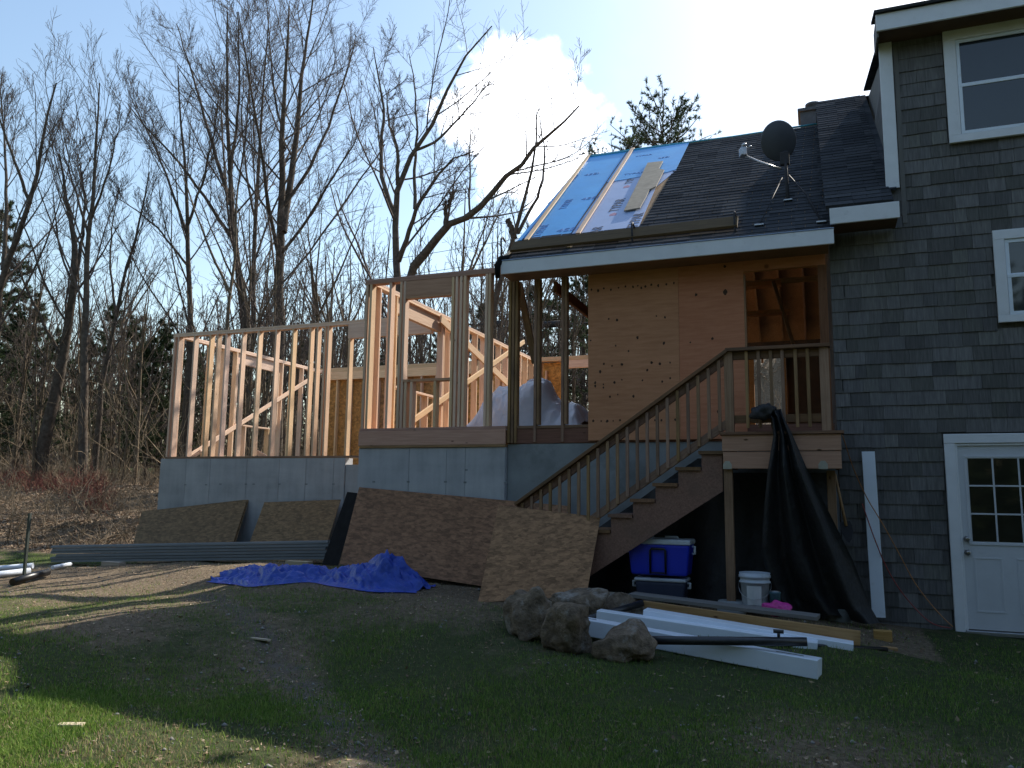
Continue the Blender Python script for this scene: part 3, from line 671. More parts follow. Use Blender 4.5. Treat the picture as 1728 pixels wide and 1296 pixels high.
def shingle_courses(name, org, ux, us, un, wid, L, expo, par, x_from=None, seed=1):
    """asphalt tabs: every course a row of tabs lying on the course below; x_from(s) cuts the left edge"""
    r_ = random.Random(seed); vs, fs = [], []; s = 0; k = 0
    while s < L-.02:
        lo = x_from(s) if x_from else 0
        x = lo-(.15 if k % 2 else 0)
        while x < wid:
            x1 = min(x+.305, wid); xa = max(x+.004, lo); xb = x1-.004
            if xb-xa > .02:
                j = r_.uniform(-.004, .004); s0, s1 = s+j, min(s+expo+.06, L); h0, h1 = .011+r_.uniform(0, .004), .002
                b0 = len(vs)
                for (u, v, h) in ((xa, s0, 0), (xb, s0, 0), (xb, s0, h0), (xa, s0, h0), (xb, s1, h1), (xa, s1, h1)): vs.append(ux*u+us*v+un*h)
                fs.append((b0, b0+1, b0+2, b0+3)); fs.append((b0+3, b0+2, b0+4, b0+5)); fs.append((b0, b0+3, b0+5)); fs.append((b0+1, b0+4, b0+2))
            x = x1
        s += expo; k += 1
    me = new_mesh(name, vs, fs, 'asphalt'); o = Vector(org); m4 = Matrix(((ux.x, us.x, un.x, o.x), (ux.y, us.y, un.y, o.y), (ux.z, us.z, un.z, o.z), (0, 0, 0, 1)))
    me.transform(Matrix(((ux.x, us.x, un.x, 0), (ux.y, us.y, un.y, 0), (ux.z, us.z, un.z, 0), (0, 0, 0, 1))).inverted())
    ob = obj(name, me, par, m4); tag(ob, kind='stuff'); return ob
eX = Vector((1, 0, 0))
b0, b1, b2 = rxy(RP(1081, 384)), rxy(RP(1106, 317)), rxy(RP(1163, 243))
def xcut(s):
    if s < b0[1]: return .02
    return b0[0]+(b2[0]-b0[0])*min(1, (s-b0[1])/(b2[1]-b0[1]))
shingle_courses('shingles', Vector((RX0, EY, EZ))+fn*.021, eX, fs_, fn, RX1-RX0, SLEN-.03, .135, roof, xcut, 3)
w1 = on_roof('roof_membrane', [(868, 408), (962, 396), (1062, 250), (990, 262)], 'wrapblue', .004, .004, roof)
w2 = on_roof('roof_membrane', [(964, 396), (1078, 383), (1107, 316), (1142, 287), (1030, 302)], 'wrapwhite', .004, .006, roof)
w3 = on_roof('roof_membrane', [(1024, 308), (1125, 291), (1141, 286), (1163, 241), (1064, 250)], 'wrapblue', .004, .013, roof)
for a, c in (((888, 405), (994, 262)), ((975, 394), (1068, 250))):
    pa_, pb_ = RP(*a, .03), RP(*c, .03); beam('batten', pa_, pb_, .065, .022, 'lumber', roof, (1, 0, 0), .002)
p0_, p1_ = RP(871, 407, .012), RP(992, 264, .012); beam('batten', Vector((RX0+.03, p0_.y, p0_.z)), Vector((RX0+.03, p1_.y, p1_.z)), .05, .02, 'wrapblue', roof, (1, 0, 0), .002)
# ridge flap of the membrane
tube('ridge_wrap', [(RX0-.02, RY+.0, RZ+.04), (-2.6, RY, RZ+.045), (-1.2, RY, RZ+.03), (.2, RY, RZ+.045)], [.03, .025, .016, .018], 'ridgeteal', roof, 8)
# lettering printed up the slope
def letter(body, px, py, size, mat, off, rot90=True, squash=1.0, par=w2):
    me = text_mesh(body, size); me.materials.clear(); me.materials.append(M[mat])
    p = RP(px, py, off); ux, uy = (fs_, -eX) if rot90 else (eX, fs_); uz = ux.cross(uy)
    m4 = Matrix(((ux.x, uy.x*squash, uz.x, p.x), (ux.y, uy.y*squash, uz.y, p.y), (ux.z, uy.z*squash, uz.z, p.z), (0, 0, 0, 1)))
    return obj('lettering', me, par, m4)
letter('TYPAR', 1043, 356, .21, 'inkgrey', .013); letter('TYPAR', 1075, 383, .21, 'inkgrey', .013)
letter('AR', 1012, 392, .21, 'inkgrey', .013); letter('TYPA', 1066, 309, .17, 'inkgrey', .013)
for x_, y_ in ((1042, 362), (1064, 315)):
    q = rxy(RP(x_, y_, .013)); prism('house_logo', [(0, 0), (.10, -.0), (.10, -.09), (.05, -.14), (0, -.09)], .0015, Vector((RX0, EY, EZ))+fn*.0315+eX*(q[0]-.12)+fs_*(q[1]-.02), (1, 0, 0), -fs_, 'inkred', w2)
r_ = random.Random(4)
for body, x_, y_, s_, rz in (('4SEI', 938, 392, .2, False), ('TYPAR', 912, 398, .17, True), ('4SEI', 980, 338, .17, False), ('TYPAR', 955, 352, .17, True), ('4SEI', 985, 297, .16, False), ('TYPAR', 968, 306, .14, True), ('4SEI', 890, 384, .13, False)):
    letter(body, x_, y_, s_, 'inkblue', .010, rz, par=w1)
for body, x_, y_, s_ in (('TYPAR 4SEI', 1052, 296, .12), ('4SEI', 1110, 268, .12), ('TYPAR', 1072, 265, .1)): letter(body, x_, y_, s_, 'inkblue', .019, False, par=w3)
# felt flap and block at the roof's lower left corner
tube('felt_flap', [(RX0-.03, 9.57, 4.46), (RX0-.035, 9.575, 4.62), (RX0+.0, 9.62, 4.72), (RX0+.1, 9.72, 4.78)], [.035, .045, .05, .03], 'blackfelt', roof, 8)
beam('trim_block', RP(846, 438, .03), RP(864, 422, .03), .05, .02, 'blockwood', roof, (1, 0, 0))

sp = thing('staging_plank', 'long brown staging plank on roof brackets above the white eave', 'plank', RP(1050, 395))
zoff = .10
pa_, pb_ = RP(864, 424, .03), RP(1246, 380, .03)
pl = beam('plank', Vector((pa_.x, pa_.y, pa_.z+.06)), Vector((pb_.x, pa_.y, pa_.z+.08)), .04, .235, 'plankwood', sp, (0, -fs_.z*.9, .5))
for x_ in (868, 1072, 1240):
    c = RP(x_, 405 if x_ < 900 else (398 if x_ < 1100 else 392), .02); c = Vector((c.x, pa_.y+.03, pa_.z+.0))
    tube('roof_bracket', [c+Vector((0, -.06, -.14)), c+Vector((.0, -.10, -.05)), c+Vector((0, -.12, .16)), c+Vector((0, -.07, .20)), c+Vector((0, .05, .17))], .014, 'darksteel', sp, 6)
c = RP(961, 415, .02); beam('wood_cleat', c+Vector((0, -.04, -.03)), c+Vector((.03, .08, .06)), .06, .02, 'blockwood', sp)
ps = on_roof('plywood_scrap', [(1053, 357), (1080, 352), (1092, 330), (1096, 321), (1107, 316), (1121, 288), (1112, 286), (1119, 273), (1093, 276)], 'scrap', .016, .03, None)
tag(ps, 'notched grey plywood scrap lying on the pale roof wrap', 'plywood')

# ================================================================== SHINGLED HOUSE
ho = thing('shingled_house', 'two storey house clad in dark grey wood shingles with white trim', 'house', (3, YH, 0))
HX = .225
def boxes(name, bl, mat, par):
    vs, fs = [], []
    for (x0, x1, y0, y1, z0, z1) in bl:
        b0 = len(vs); vs += [(x, y, z) for z in (z0, z1) for (x, y) in ((x0, y0), (x1, y0), (x1, y1), (x0, y1))]
        fs += [tuple(b0+i for i in f) for f in ((3, 2, 1, 0), (4, 5, 6, 7), (0, 1, 5, 4), (1, 2, 6, 5), (2, 3, 7, 6), (3, 0, 4, 7))]
    return obj(name, new_mesh(name, vs, fs, mat), par)
CX = P(1490, 200, Y=YH).x; CHX = CX+.10                          # dormer corner
wall = boxes('wall', [(HX, 9, YH+.04, 18, -.5, 4.86), (CHX, 9, YH+.041, 14, 4.87, 7.1)], 'shingle', ho)
# gable end above the porch roof
prism('gable_wall', [(0, 0), (7.9, 0), (3.95, 3.3)], .1, (HX+.105, YH+.03, 4.87), (0, 1, 0), (0, 0, 1), 'shingle', ho)
MEY, MEZ, MRY, MRZ = 9.62, 4.93, 14.0, 8.36
ms = Vector((0, MRY-MEY, MRZ-MEZ)).normalized(); mn = Vector((0, -ms.z, ms.y)); ML = math.hypot(MRY-MEY, MRZ-MEZ)
mroof = prism('roof', [(0, 0), (CX-.17, 0), (CX-.17, .42), (CHX-.2, .42), (CHX-.2, ML), (0, ML)], .03, (.2, MEY, MEZ), (1, 0, 0), ms, 'asphalt', ho)
prism('roof_back', [(0, 0), (8.8, 0), (8.8, ML), (0, ML)], .03, (9, MRY+MRY-MEY, MEZ), (-1, 0, 0), (0, -(MRY-MEY), MRZ-MEZ), 'asphalt', ho)
shingle_courses('shingles', Vector((.19, MEY, MEZ))+mn*.031, eX, ms, mn, CX-.19+.02, ML, .135, mroof, None, 8)
bar('fascia', (.235, P(1518, 360, Y=9.6).x), (9.575, 9.605), (4.735, 4.925), 'white', ho, .004)
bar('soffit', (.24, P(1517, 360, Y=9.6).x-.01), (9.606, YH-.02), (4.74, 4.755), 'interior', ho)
# dormer roof, fascia, cheek
DZ0 = P(1490, 52, Y=9.66).z; DZ1 = P(1490, 24, Y=9.66).z
bar('dormer_fascia', (CX-.05, 6), (9.64, 9.67), (DZ0, DZ1), 'white', ho, .004)
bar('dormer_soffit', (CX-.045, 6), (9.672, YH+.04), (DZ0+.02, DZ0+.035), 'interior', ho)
dl = 4.45; du = Vector((0, 4.35, 8.42-DZ1)).normalized()
dr = prism('dormer_roof', [(0, 0), (6.1-CX+.07, 0), (6.1-CX+.07, .5), (6.1-CX+.07, dl), (.14, dl), (.14, .5), (0, .5)], .03, (CX-.07, 9.60, DZ1+.004), (1, 0, 0), du, 'asphalt', ho)
prism('dormer_return', [(0, 0), (.42, 0), (.42, -.27), (0, -.27)], .02, (CX-.048, 9.67, DZ1), (0, 1, 0), (0, 0, 1), 'shingle', ho)
prism('dormer_cheek', [(0, 4.8), (0, DZ1), (4.0, 8.36), (4.0, 8.2)], .05, (CHX+.05, YH-.0, 0), (0, 1, 0), (0, 0, 1), 'shingle', ho)
# corner board of the dormer (two faces)
cb0, cb1 = P(1508, 60, Y=9.97).x, P(1486, 60, Y=9.97).x
bar('corner_board', (CX-.01, CX+.135), (YH-.035, YH-.012), (P(1515, 318, Y=YH).z, DZ0+.015), 'white', ho, .004)
# cheek shingles: rows of small shingles on the dormer's left side
for i in range(15):
    z = 5.35+.125*i
    y1 = MEY+(z-MEZ)/(MRZ-MEZ)*(MRY-MEY)
    if y1 < YH+.1 or z > 7.2: continue
    prism('cheek_shingle_row', [(0, 0), (y1-YH+.05, 0), (y1-YH+.15, .135), (0, .135)], .012, (CHX-.002, YH-.0, z), (0, 1, 0), (.06, 0, 1), 'shingle', ho)
# windows
def window(x0, z0, w, h, cas, name='window', blind=False):
    """double-hung window, x0/z0 lower left of the outer casing"""
    yf = YH-.045
    wi = boxes(name, [(x0+.01, x0+w-.01, YH-.012, YH+.03, z0+.01, z0+h-.01)], 'white', ho)
    bar('casing', (x0, x0+w), (yf, YH-.013), (z0+h-cas, z0+h), 'white', wi, .004); bar('casing', (x0, x0+w), (yf, YH-.013), (z0, z0+cas*.75), 'white', wi, .004)
    bar('casing', (x0, x0+cas), (yf+.001, YH-.013), (z0+cas*.75+.001, z0+h-cas-.001), 'white', wi, .004); bar('casing', (x0+w-cas, x0+w), (yf+.001, YH-.013), (z0+cas*.75+.001, z0+h-cas-.001), 'white', wi, .004)
    xi0, xi1, zi0, zi1 = x0+cas, x0+w-cas, z0+cas*.75, z0+h-cas; zm = (zi0+zi1)/2; sw = .042
    for (a, c, yo) in ((zm, zi1, 0), (zi0, zm+.03, -.012)):
        yq = YH-.026+yo
        bar('sash', (xi0+.004, xi1-.004), (yq, yq+.012), (c-sw, c-.002), 'vinyl', wi, .003); bar('sash', (xi0+.004, xi1-.004), (yq, yq+.012), (a+.002, a+sw*.9), 'vinyl', wi, .003)
        bar('sash', (xi0+.004, xi0+sw), (yq+.001, yq+.012), (a+sw*.9, c-sw), 'vinyl', wi, .003); bar('sash', (xi1-sw, xi1-.004), (yq+.001, yq+.012), (a+sw*.9, c-sw), 'vinyl', wi, .003)
        hpanel('pane', xi0+sw-.002, xi1-sw+.002, a+sw*.9-.002, c-sw+.002, 'glass', .002, yq+.010, wi)
    return wi
u0, u1 = P(1588, 57, Y=YH), P(1603, 244, Y=YH)
UX, UW = (u0.x+u1.x)/2, 1.12
window(UX, u1.z, UW, u0.z-u1.z, .125)
l0, l1 = P(1673.5, 391, Y=YH), P(1684, 545.6, Y=YH); LX = (l0.x+l1.x)/2
window(LX, l1.z, 1.0, l0.z-l1.z, .11)
# door
d0, d1 = P(1592, 733, Y=YH), P(1610, 1058, Y=YH); DX = (d0.x+d1.x)/2; DT = d0.z; DB = g1(DX+.5, YH)+.03; DW = 1.16
do = boxes('door', [(DX+.12, DX+DW-.12, YH-.014, YH+.03, DB+.02, DT-.11)], 'doorpaint', ho)
bar('casing', (DX, DX+DW), (YH-.05, YH-.013), (DT-.105, DT), 'white', ho, .006)
bar('casing', (DX, DX+.105), (YH-.049, YH-.013), (DB-.05, DT-.106), 'white', ho, .006); bar('casing', (DX+DW-.105, DX+DW), (YH-.049, YH-.013), (DB-.05, DT-.106), 'white', ho, .006)
bar('door_stop', (DX+.106, DX+.128), (YH-.034, YH-.0145), (DB, DT-.106), 'white', ho, .003); bar('door_stop', (DX+DW-.128, DX+DW-.106), (YH-.034, YH-.0145), (DB, DT-.106), 'white', ho, .003)
bar('door_stop', (DX+.129, DX+DW-.129), (YH-.034, YH-.0145), (DT-.13, DT-.107), 'white', ho, .003)
bar('threshold', (DX+.1, DX+DW-.1), (YH-.10, YH-.013), (DB-.03, DB+.012), 'galv', ho, .004)
ga, gb = P(1635, 773, Y=YH), P(1655, 915, Y=YH); gx0 = DX+.215; gx1 = DX+DW-.215; gz1, gz0 = ga.z, gb.z
bar('lite_frame', (gx0-.03, gx1+.03), (YH-.024, YH-.0145), (gz1, gz1+.03), 'doorpaint', do, .003); bar('lite_frame', (gx0-.03, gx1+.03), (YH-.024, YH-.0145), (gz0-.03, gz0), 'doorpaint', do, .003)
bar('lite_frame', (gx0-.03, gx0), (YH-.0235, YH-.0145), (gz0+.001, gz1-.001), 'doorpaint', do, .003); bar('lite_frame', (gx1, gx1+.03), (YH-.0235, YH-.0145), (gz0+.001, gz1-.001), 'doorpaint', do, .003)
cw, chh = (gx1-gx0)/3, (gz1-gz0)/3
for i in range(3):
    for j in range(3): hpanel('pane', gx0+i*cw+.008, gx0+(i+1)*cw-.008, gz0+j*chh+.008, gz0+(j+1)*chh-.008, 'doorglass', .002, YH-.0165, do)
for i in (1, 2):
    bar('muntin', (gx0+i*cw-.009, gx0+i*cw+.009), (YH-.0225, YH-.0145), (gz0+.001, gz1-.001), 'doorpaint', do, .003)
    for j in range(3): bar('muntin', (gx0+j*cw+.0095, gx0+(j+1)*cw-.0095), (YH-.0222, YH-.0145), (gz0+i*chh-.009, gz0+i*chh+.009), 'doorpaint', do, .003)
for xa in (DX+.22, DX+DW/2+.045):
    xb, za, zb = xa+.27, DB+.2, gz0-.16
    for (x0_, x1_, z0_, z1_) in ((xa, xb, za, za+.018), (xa, xb, zb-.018, zb), (xa, xa+.018, za+.019, zb-.019), (xb-.018, xb, za+.019, zb-.019)):
        bar('panel_moulding', (x0_, x1_), (YH-.019, YH-.0145), (z0_, z1_), 'doorpaint', do, .002)
for (x_, y_) in ((1629, 909), (1631, 932)):
    p = P(x_, y_, Y=YH); lathe('lock_knob', [(.03, 0), (.03, .008), (.014, .012), (.014, .03), (.027, .038), (.024, .058), (.01, .064)], (DX+.165, YH-.0145, p.z), 'knob', do, 14, (0, -1, 0))
# wall shingles, one by one
EXPO = .1605
SC = {}
def shingle_mesh(w, h):
    k = (round(w*50), round(h*50))
    if k not in SC:
        w = k[0]/50-.003; h = h; t0 = .016
        vs = [(0, -t0, 0), (w, -t0, 0), (w, 0, 0), (0, 0, 0), (0, -.003, h), (w, -.003, h), (w, 0, h), (0, 0, h)]
        SC[k] = new_mesh('shingle', vs, [(0, 1, 5, 4), (1, 2, 6, 5), (3, 0, 4, 7), (0, 3, 2, 1), (4, 5, 6, 7)], 'shingle')
    return SC[k]
rs = random.Random(21); cand = []; restV, restF = [], []
holes = [(UX-.001, u1.z-.001, UX+UW+.001, u0.z+.001), (LX, l1.z, LX+1.0, l0.z), (DX, -1, DX+DW, DT)]
zc0 = P(1402, 483, Y=YH).z; zc = zc0-EXPO*29
row = 0
while zc < 7.05:
    x = HX-rs.uniform(0, .1)
    xmin = HX if zc+EXPO < 4.76 or True else CX
    lowlim = HX if zc < 4.72 else CX+.13
    if 4.72 <= zc < 5.25: lowlim = CX+.03
    while x < 4.6:
        w = rs.choice((.12, .14, .16, .18, .2, .2, .22, .24, .28)); x1 = x+w; xa = max(x, lowlim)
        segs = [(xa, x1)]
        zt, zb_ = zc+EXPO, zc
        for (hx0, hz0, hx1, hz1) in holes:
            ns = []
            for (a, c) in segs:
                if zb_ < hz1-.02 and zt > hz0+.03 and c > hx0 and a < hx1:
                    if a < hx0: ns.append((a, hx0))
                    if c > hx1: ns.append((hx1, c))
                else: ns.append((a, c))
            segs = ns
        for (a, c) in segs:
            if c-a > .035 and zt > g1((a+c)/2, 9.9)-.05: cand.append((a, c-a, zc+rs.uniform(-.004, .004), YH+.038-.014-rs.uniform(0, .005)))
        x = x1
    zc += EXPO; row += 1
fr_lim = [2.05+.10*((7-c[2])/7) for c in cand]
vis = [c for c in cand if c[0] < 2.6]; vis.sort(key=lambda c: ((c[0]-1.1)/1.0)**2+((c[2]-2.6)/2.6)**2)
near, far = vis[:300], vis[300:]+[c for c in cand if c[0] >= 2.6]
for (a, w, z, yy) in near: obj('shingle', shingle_mesh(w, EXPO+.02), ho, Matrix.Translation((a, yy, z)))
V_, F_ = [], []
for (a, w, z, yy) in far:
    b0 = len(V_); h = EXPO+.02; w -= .003
    V_ += [(a, yy-.016, z), (a+w, yy-.016, z), (a+w, yy, z), (a, yy, z), (a, yy-.003, z+h), (a+w, yy-.003, z+h), (a+w, yy, z+h), (a, yy, z+h)]
    F_ += [tuple(b0+i for i in f) for f in ((0, 1, 5, 4), (1, 2, 6, 5), (3, 0, 4, 7), (0, 3, 2, 1), (4, 5, 6, 7))]
tag(obj('shingles', new_mesh('shingles', V_, F_, 'shingle'), ho), kind='stuff')
# chimney behind the ridge
pc_ = P(1372, 190, Y=14.6)
ch = boxes('chimney', [(pc_.x-.22, pc_.x+.26, 14.4, 14.9, 7.4, P(1372, 186, Y=14.4).z)], 'brick', ho)
bar('chimney_cap', (pc_.x-.26, pc_.x+.30), (14.36, 14.94), (P(1372, 186, Y=14.4).z+.001, P(1372, 182, Y=14.4).z+.01), 'brick', ch, .01)
lathe('flue', [(.11, 0), (.11, .1), (.13, .11), (.13, .15)], (pc_.x, 14.6, P(1372, 182, Y=14.4).z+.012), 'brick', ch, 16)

# ================================================================== STAIRS AND LANDING
YS = 8.85
st = thing('wooden_stairs', 'weathered wooden stairs with balusters climbing to a small landing', 'stairs', (-1, YS, .45))
LZ = 2.29
def tz(k): return 2.093-.1755*k
def tx(k): return -1.215-.2535*k
NT = 9
for k in range(NT): bar('tread', (tx(k), tx(k)+.275), (YS+.012, 9.92), (tz(k)-.036, tz(k)), 'stairwood', st)
for ys in (YS+.04, 9.82):
    pts = [(-.96, tz(0)-.0)]
    pts = [(-.965, 1.66), (-.965, tz(0)-.04)]
    for k in range(NT):
        pts += [(tx(k)+.03, tz(k)-.038), (tx(k)+.03, tz(k+1)-.038)]
    pts += [(tx(NT-1)+.03-.06, tz(NT)-.038), (tx(NT-1)-.03, g1(-3.3, 9)-.05), (tx(NT-1)+.35, g1(-3.2, 9)-.05)]
    prism('stringer', pts, -.04, (0, ys, 0), (1, 0, 0), (0, 0, 1), 'stairwood', st)
def rail_z(x): return 3.208+.695*(x+.874)
xt, xb = -.90, -3.33
def slope_beam(name, x0, x1, dz, a, b_, yo, mat='stairwood'):
    return beam(name, (x0, yo, rail_z(x0)+dz), (x1, yo, rail_z(x1)+dz), a, b_, mat, st, (0, 1, 0))
slope_beam('handrail', xt+.01, xb, -.02, .14, .036, YS+.02); slope_beam('sub_rail', xt, xb+.02, -.095, .036, .085, YS+.035)
def low_z(x): return 1.918+.7*(x+1.467)+.075
beam('bottom_rail', (xt, YS+.035, low_z(xt)), (xb+.1, YS+.035, low_z(xb+.1)), .036, .085, 'pressure', st, (0, 1, 0))
x = -.975
while x > -3.28:
    w = .034; bar('baluster', (x-w/2, x+w/2), (YS-.018, YS+.0165), (low_z(x)-.045+.01, rail_z(x)-.06), 'pressure', st); x -= .1135
# landing
bar('landing_nosing', (-.975, .262), (YS-.06, YS+.10), (LZ-.032, LZ), 'stairwood', st)
for i in range(7): bar('deck_board', (-.97, .21), (YS+.105+i*.147, YS+.245+i*.147), (LZ-.034, LZ-.002), 'stairwood', st)
bar('rim_board', (-.955, .232), (YS-.035, YS+.003), (2.085, LZ-.034), 'rimnew', st); bar('rim_board', (-.948, .228), (YS-.028, YS+.01), (1.90, 2.078), 'rimnew', st)
bar('rim_board', (.19, .228), (YS+.012, 9.94), (1.92, LZ-.036), 'stairwood', st); bar('rim_board', (-.94, -.90), (YS+.012, 9.94), (1.92, LZ-.036), 'stairwood', st)
zr = 3.21
for x in (-.875, .1): bar('newel_post', (x-.046, x+.046), (YS+.006, YS+.096), (LZ+.001, zr-.038), 'pressure', st)
bar('handrail', (-.90, .165), (YS-.03, YS+.11), (zr-.036, zr), 'stairwood', st)
bar('sub_rail', (-.828, .053), (YS+.04, YS+.075), (zr-.125, zr-.038), 'stairwood', st); bar('bottom_rail', (-.828, .053), (YS+.04, YS+.075), (LZ+.10, LZ+.185), 'stairwood', st)
for px in (1260.6, 1281, 1302, 1321.7, 1344, 1364.7):
    x = P(px, 660, Y=YS).x; bar('baluster', (x-.017, x+.017), (YS+.004, YS+.038), (LZ+.045, zr-.04), 'pressure', st)
for x, yp in ((-.905, YS+.06), (.13, 9.45)):
    gb_ = g1(x, yp); bar('support_post', (x-.045, x+.045), (yp-.045, yp+.045), (gb_+.1, 1.899), 'pressure', st)
    lathe('concrete_pier', [(.15, -.2), (.15, .10), (.135, .13)], (x, yp, gb_), 'oldconcrete', st, 18)
for x in (-.905, .05):
    prism('joist_hanger', [(-.045, 0), (.045, 0), (.045, .05), (.02, .085), (-.02, .085), (-.045, .05)], .003, (x, YS-.029, 1.895), (1, 0, 0), (0, 0, 1), 'galv', st)

# ================================================================== BOARDS LEANING ON THE FOUNDATIONS
def board(bl, br, tr, tl, label, mat='osb', th=.012, name='osb_sheet', cat='board', edge='osbedge', group=None):
    o = sheet4(name, bl, br, tr, tl, th, mat, None, edge); tag(o, label, cat, group); return o
board(P(216, 952, Y=11.45), P(382, 950, Y=11.55), P(409, 836, Y=12.12), P(239, 864, Y=12.05), 'leftmost olive brown particle sheet leaning on the pale concrete, tilted up to the right', 'osbolive')
board(P(221, 952, Y=11.50), P(386, 950, Y=11.60), P(412.5, 834.5, Y=12.17), P(243, 862.5, Y=12.10), 'particle sheet hidden behind the leftmost leaning sheet, showing only its edge', 'osbolive')
board(P(408, 951, Y=11.5), P(541, 950, Y=11.5), P(575, 843, Y=12.15), P(446, 847.5, Y=12.15), 'smaller particle sheet leaning behind the grey siding stack, second from left', 'osbolive')
board(P(543, 953, Y=9.95), P(571, 954, Y=9.75), P(601, 830, Y=10.15), P(586, 830, Y=10.35), 'narrow black board filling the dark gap between two particle sheets', 'blackfelt', .02, 'dark_gap_board', 'board', 'osbedge')  # black board added to fill the dark gap between the sheets
board(P(573, 952, Y=9.35), P(905, 1003, Y=9.25), P(960, 853, Y=9.80), P(606, 822, Y=9.90), 'large wide particle sheet leaning on the middle concrete foundation', 'osbdark')
board(P(806.3, 1017, Y=8.25), P(989.5, 1005, Y=8.5), P(1012, 867, Y=8.79), P(841, 852.5, Y=8.72), 'front particle sheet leaning against the foot of the stairs', 'osblight')

# grey siding stack
gS = 'long grey siding lengths stacked before the leaning sheets'
e0, e1 = P(88, 951, Y=10.55), P(549, 946, Y=10.75)
zl0, zr0 = g1(e0.x, e0.y)+.07, g1(e1.x, e1.y)+.09
zz0, zz1 = e0.z, e1.z
for i in range(6):
    dz = .048*i; j = random.uniform(-.12, .12)
    a = Vector((e0.x+j-(.1 if i > 3 else 0), e0.y+.01*i, zz0+dz+.02)); c = Vector((e1.x+j*.3, e1.y+.01*i, zz1+dz+.02)); ux = (c-a).normalized()
    L_ = (c-a).length
    prof = [(0, 0), (.006, .030), (.018, .036), (.02, .044), (.10, .044), (.20, .030), (.21, .022), (.21, .0)]
    uy = Vector((0, 1, 0)); vs = [(0, y_, z_) for y_, z_ in prof]+[(L_, y_, z_) for y_, z_ in prof]; n = len(prof)
    fs = [(k, (k+1) % n, n+(k+1) % n, n+k) for k in range(n)]+[tuple(range(n-1, -1, -1)), tuple(range(n, 2*n))]
    uyy = (uy-ux*uy.dot(ux)).normalized(); uzz = ux.cross(uyy)
    o = obj('siding_plank', new_mesh('siding_plank', vs, fs, 'siding'), None, Matrix(((ux.x, uyy.x, uzz.x, a.x), (ux.y, uyy.y, uzz.y, a.y), (ux.z, uyy.z, uzz.z, a.z), (0, 0, 0, 1))))
    nm = ['bottom', 'second from bottom', 'third from bottom', 'fourth from bottom', 'second from top', 'top']
    tag(o, f'{nm[i]} length in the stack of long grey siding before the leaning sheets', 'siding', gS)
for (px, py, lab) in ((192, 957, 'pale wood block propping the left part of the grey siding stack'), (505, 951, 'wood block under the right part of the grey siding stack')):
    p = P(px, py, Y=10.5); o = bar('wood_block', (p.x-.2, p.x+.2), (10.42, 10.56), (g1(p.x, 10.5)-.02, max(p.z+.03, g1(p.x, 10.5)+.06)), 'blockwood'); tag(o, lab, 'wood block')
p = G(38, 985); sk = thing('fence_stake', 'dark steel stake standing in the grass at the far left', 'stake', p)
bar('shaft', (p.x-.02, p.x+.02), (p.y-.004, p.y+.004), (p.z-.2, p.z+.98), 'stake', sk, .001); bar('flange', (p.x-.004, p.x+.004), (p.y+.0045, p.y+.04), (p.z-.2, p.z+.98), 'stake', sk, .001)
gP = 'white pipes lying at the left edge'
for i, (a, c) in enumerate((((-60, 966), (55, 957)), ((-60, 978), (50, 966)), ((88, 959), (118, 954)))):
    p, q = G(a[0], a[1]+4), G(c[0], c[1]+4); p.z += .05; q.z += .06
    o = tube('pipe', [p, q], .045 if i < 2 else .03, 'vinyl', None, 14); tag(o, ('upper white plastic pipe lying at the far left edge', 'lower white plastic pipe lying at the far left edge', 'short white pipe end beside the grey siding stack')[i], 'pipe', gP)
p, q = G(20, 990), G(80, 975); p.z += .06; q.z += .08
o = tube('black_drain_pipe', [p, (p+q)/2+Vector((0, 0, .01)), q], .05, 'blackplastic', None, 14); tag(o, 'black drain pipe end on the ground at the far left', 'pipe')
o = beam('wood_offcut', P(82, 985, Y=10.1), P(84, 955, Y=10.25), .05, .03, 'greyplank'); tag(o, 'short upright wood offcut beside the black drain pipe', 'wood offcut')

# ================================================================== SOFT COVERS
def heightfield(name, U, V, pos, mat, smooth=True):
    """grid of points from pos(u,v)"""
    uu, vv = np.meshgrid(np.linspace(0, 1, U), np.linspace(0, 1, V), indexing='ij'); X_, Y_, Z_ = pos(uu, vv)
    c = np.array([X_.mean(), Y_.mean(), Z_.min()]); i_ = np.arange(U*V).reshape(U, V)
    q_ = np.stack([i_[:-1, :-1], i_[1:, :-1], i_[1:, 1:], i_[:-1, 1:]], -1).reshape(-1, 4)
    me = fast_mesh(name, np.stack([X_, Y_, Z_], -1).reshape(-1, 3)-c, q_, mat, smooth); return obj(name, me, None, Matrix.Translation(Vector(c)))
def vnoise(x, y, seed=0):
    """smooth value noise"""
    xi, yi = np.floor(x).astype(int), np.floor(y).astype(int); fx, fy = x-xi, y-yi
    def h(a, b): 
        n = (a*374761393+b*668265263+seed*974711) & 0x7fffffff; n = ((n ^ (n >> 13))*1274126177) & 0x7fffffff; return ((n ^ (n >> 16)) & 0xffff)/65535.
    sx, sy = fx*fx*(3-2*fx), fy*fy*(3-2*fy)
    return (h(xi, yi)*(1-sx)+h(xi+1, yi)*sx)*(1-sy)+(h(xi, yi+1)*(1-sx)+h(xi+1, yi+1)*sx)*sy
def ridged(x, y, seed=0, oct_=4):
    s, a, f = 0, 1, 1
    for o_ in range(oct_): s = s+a*(1-np.abs(2*vnoise(x*f, y*f, seed+o_)-1)); a *= .5; f *= 2.1
    return s/1.9
tl, tr_ = P(386, 975, Z=.40), P(722, 990, Z=.47)
crest_u = [0, .05, .15, .28, .42, .52, .58, .66, .74, .80, .85, .92, .97, 1]
crest_h = [.0, .08, .13, .16, .13, .11, .14, .20, .27, .36, .37, .20, .10, .0]
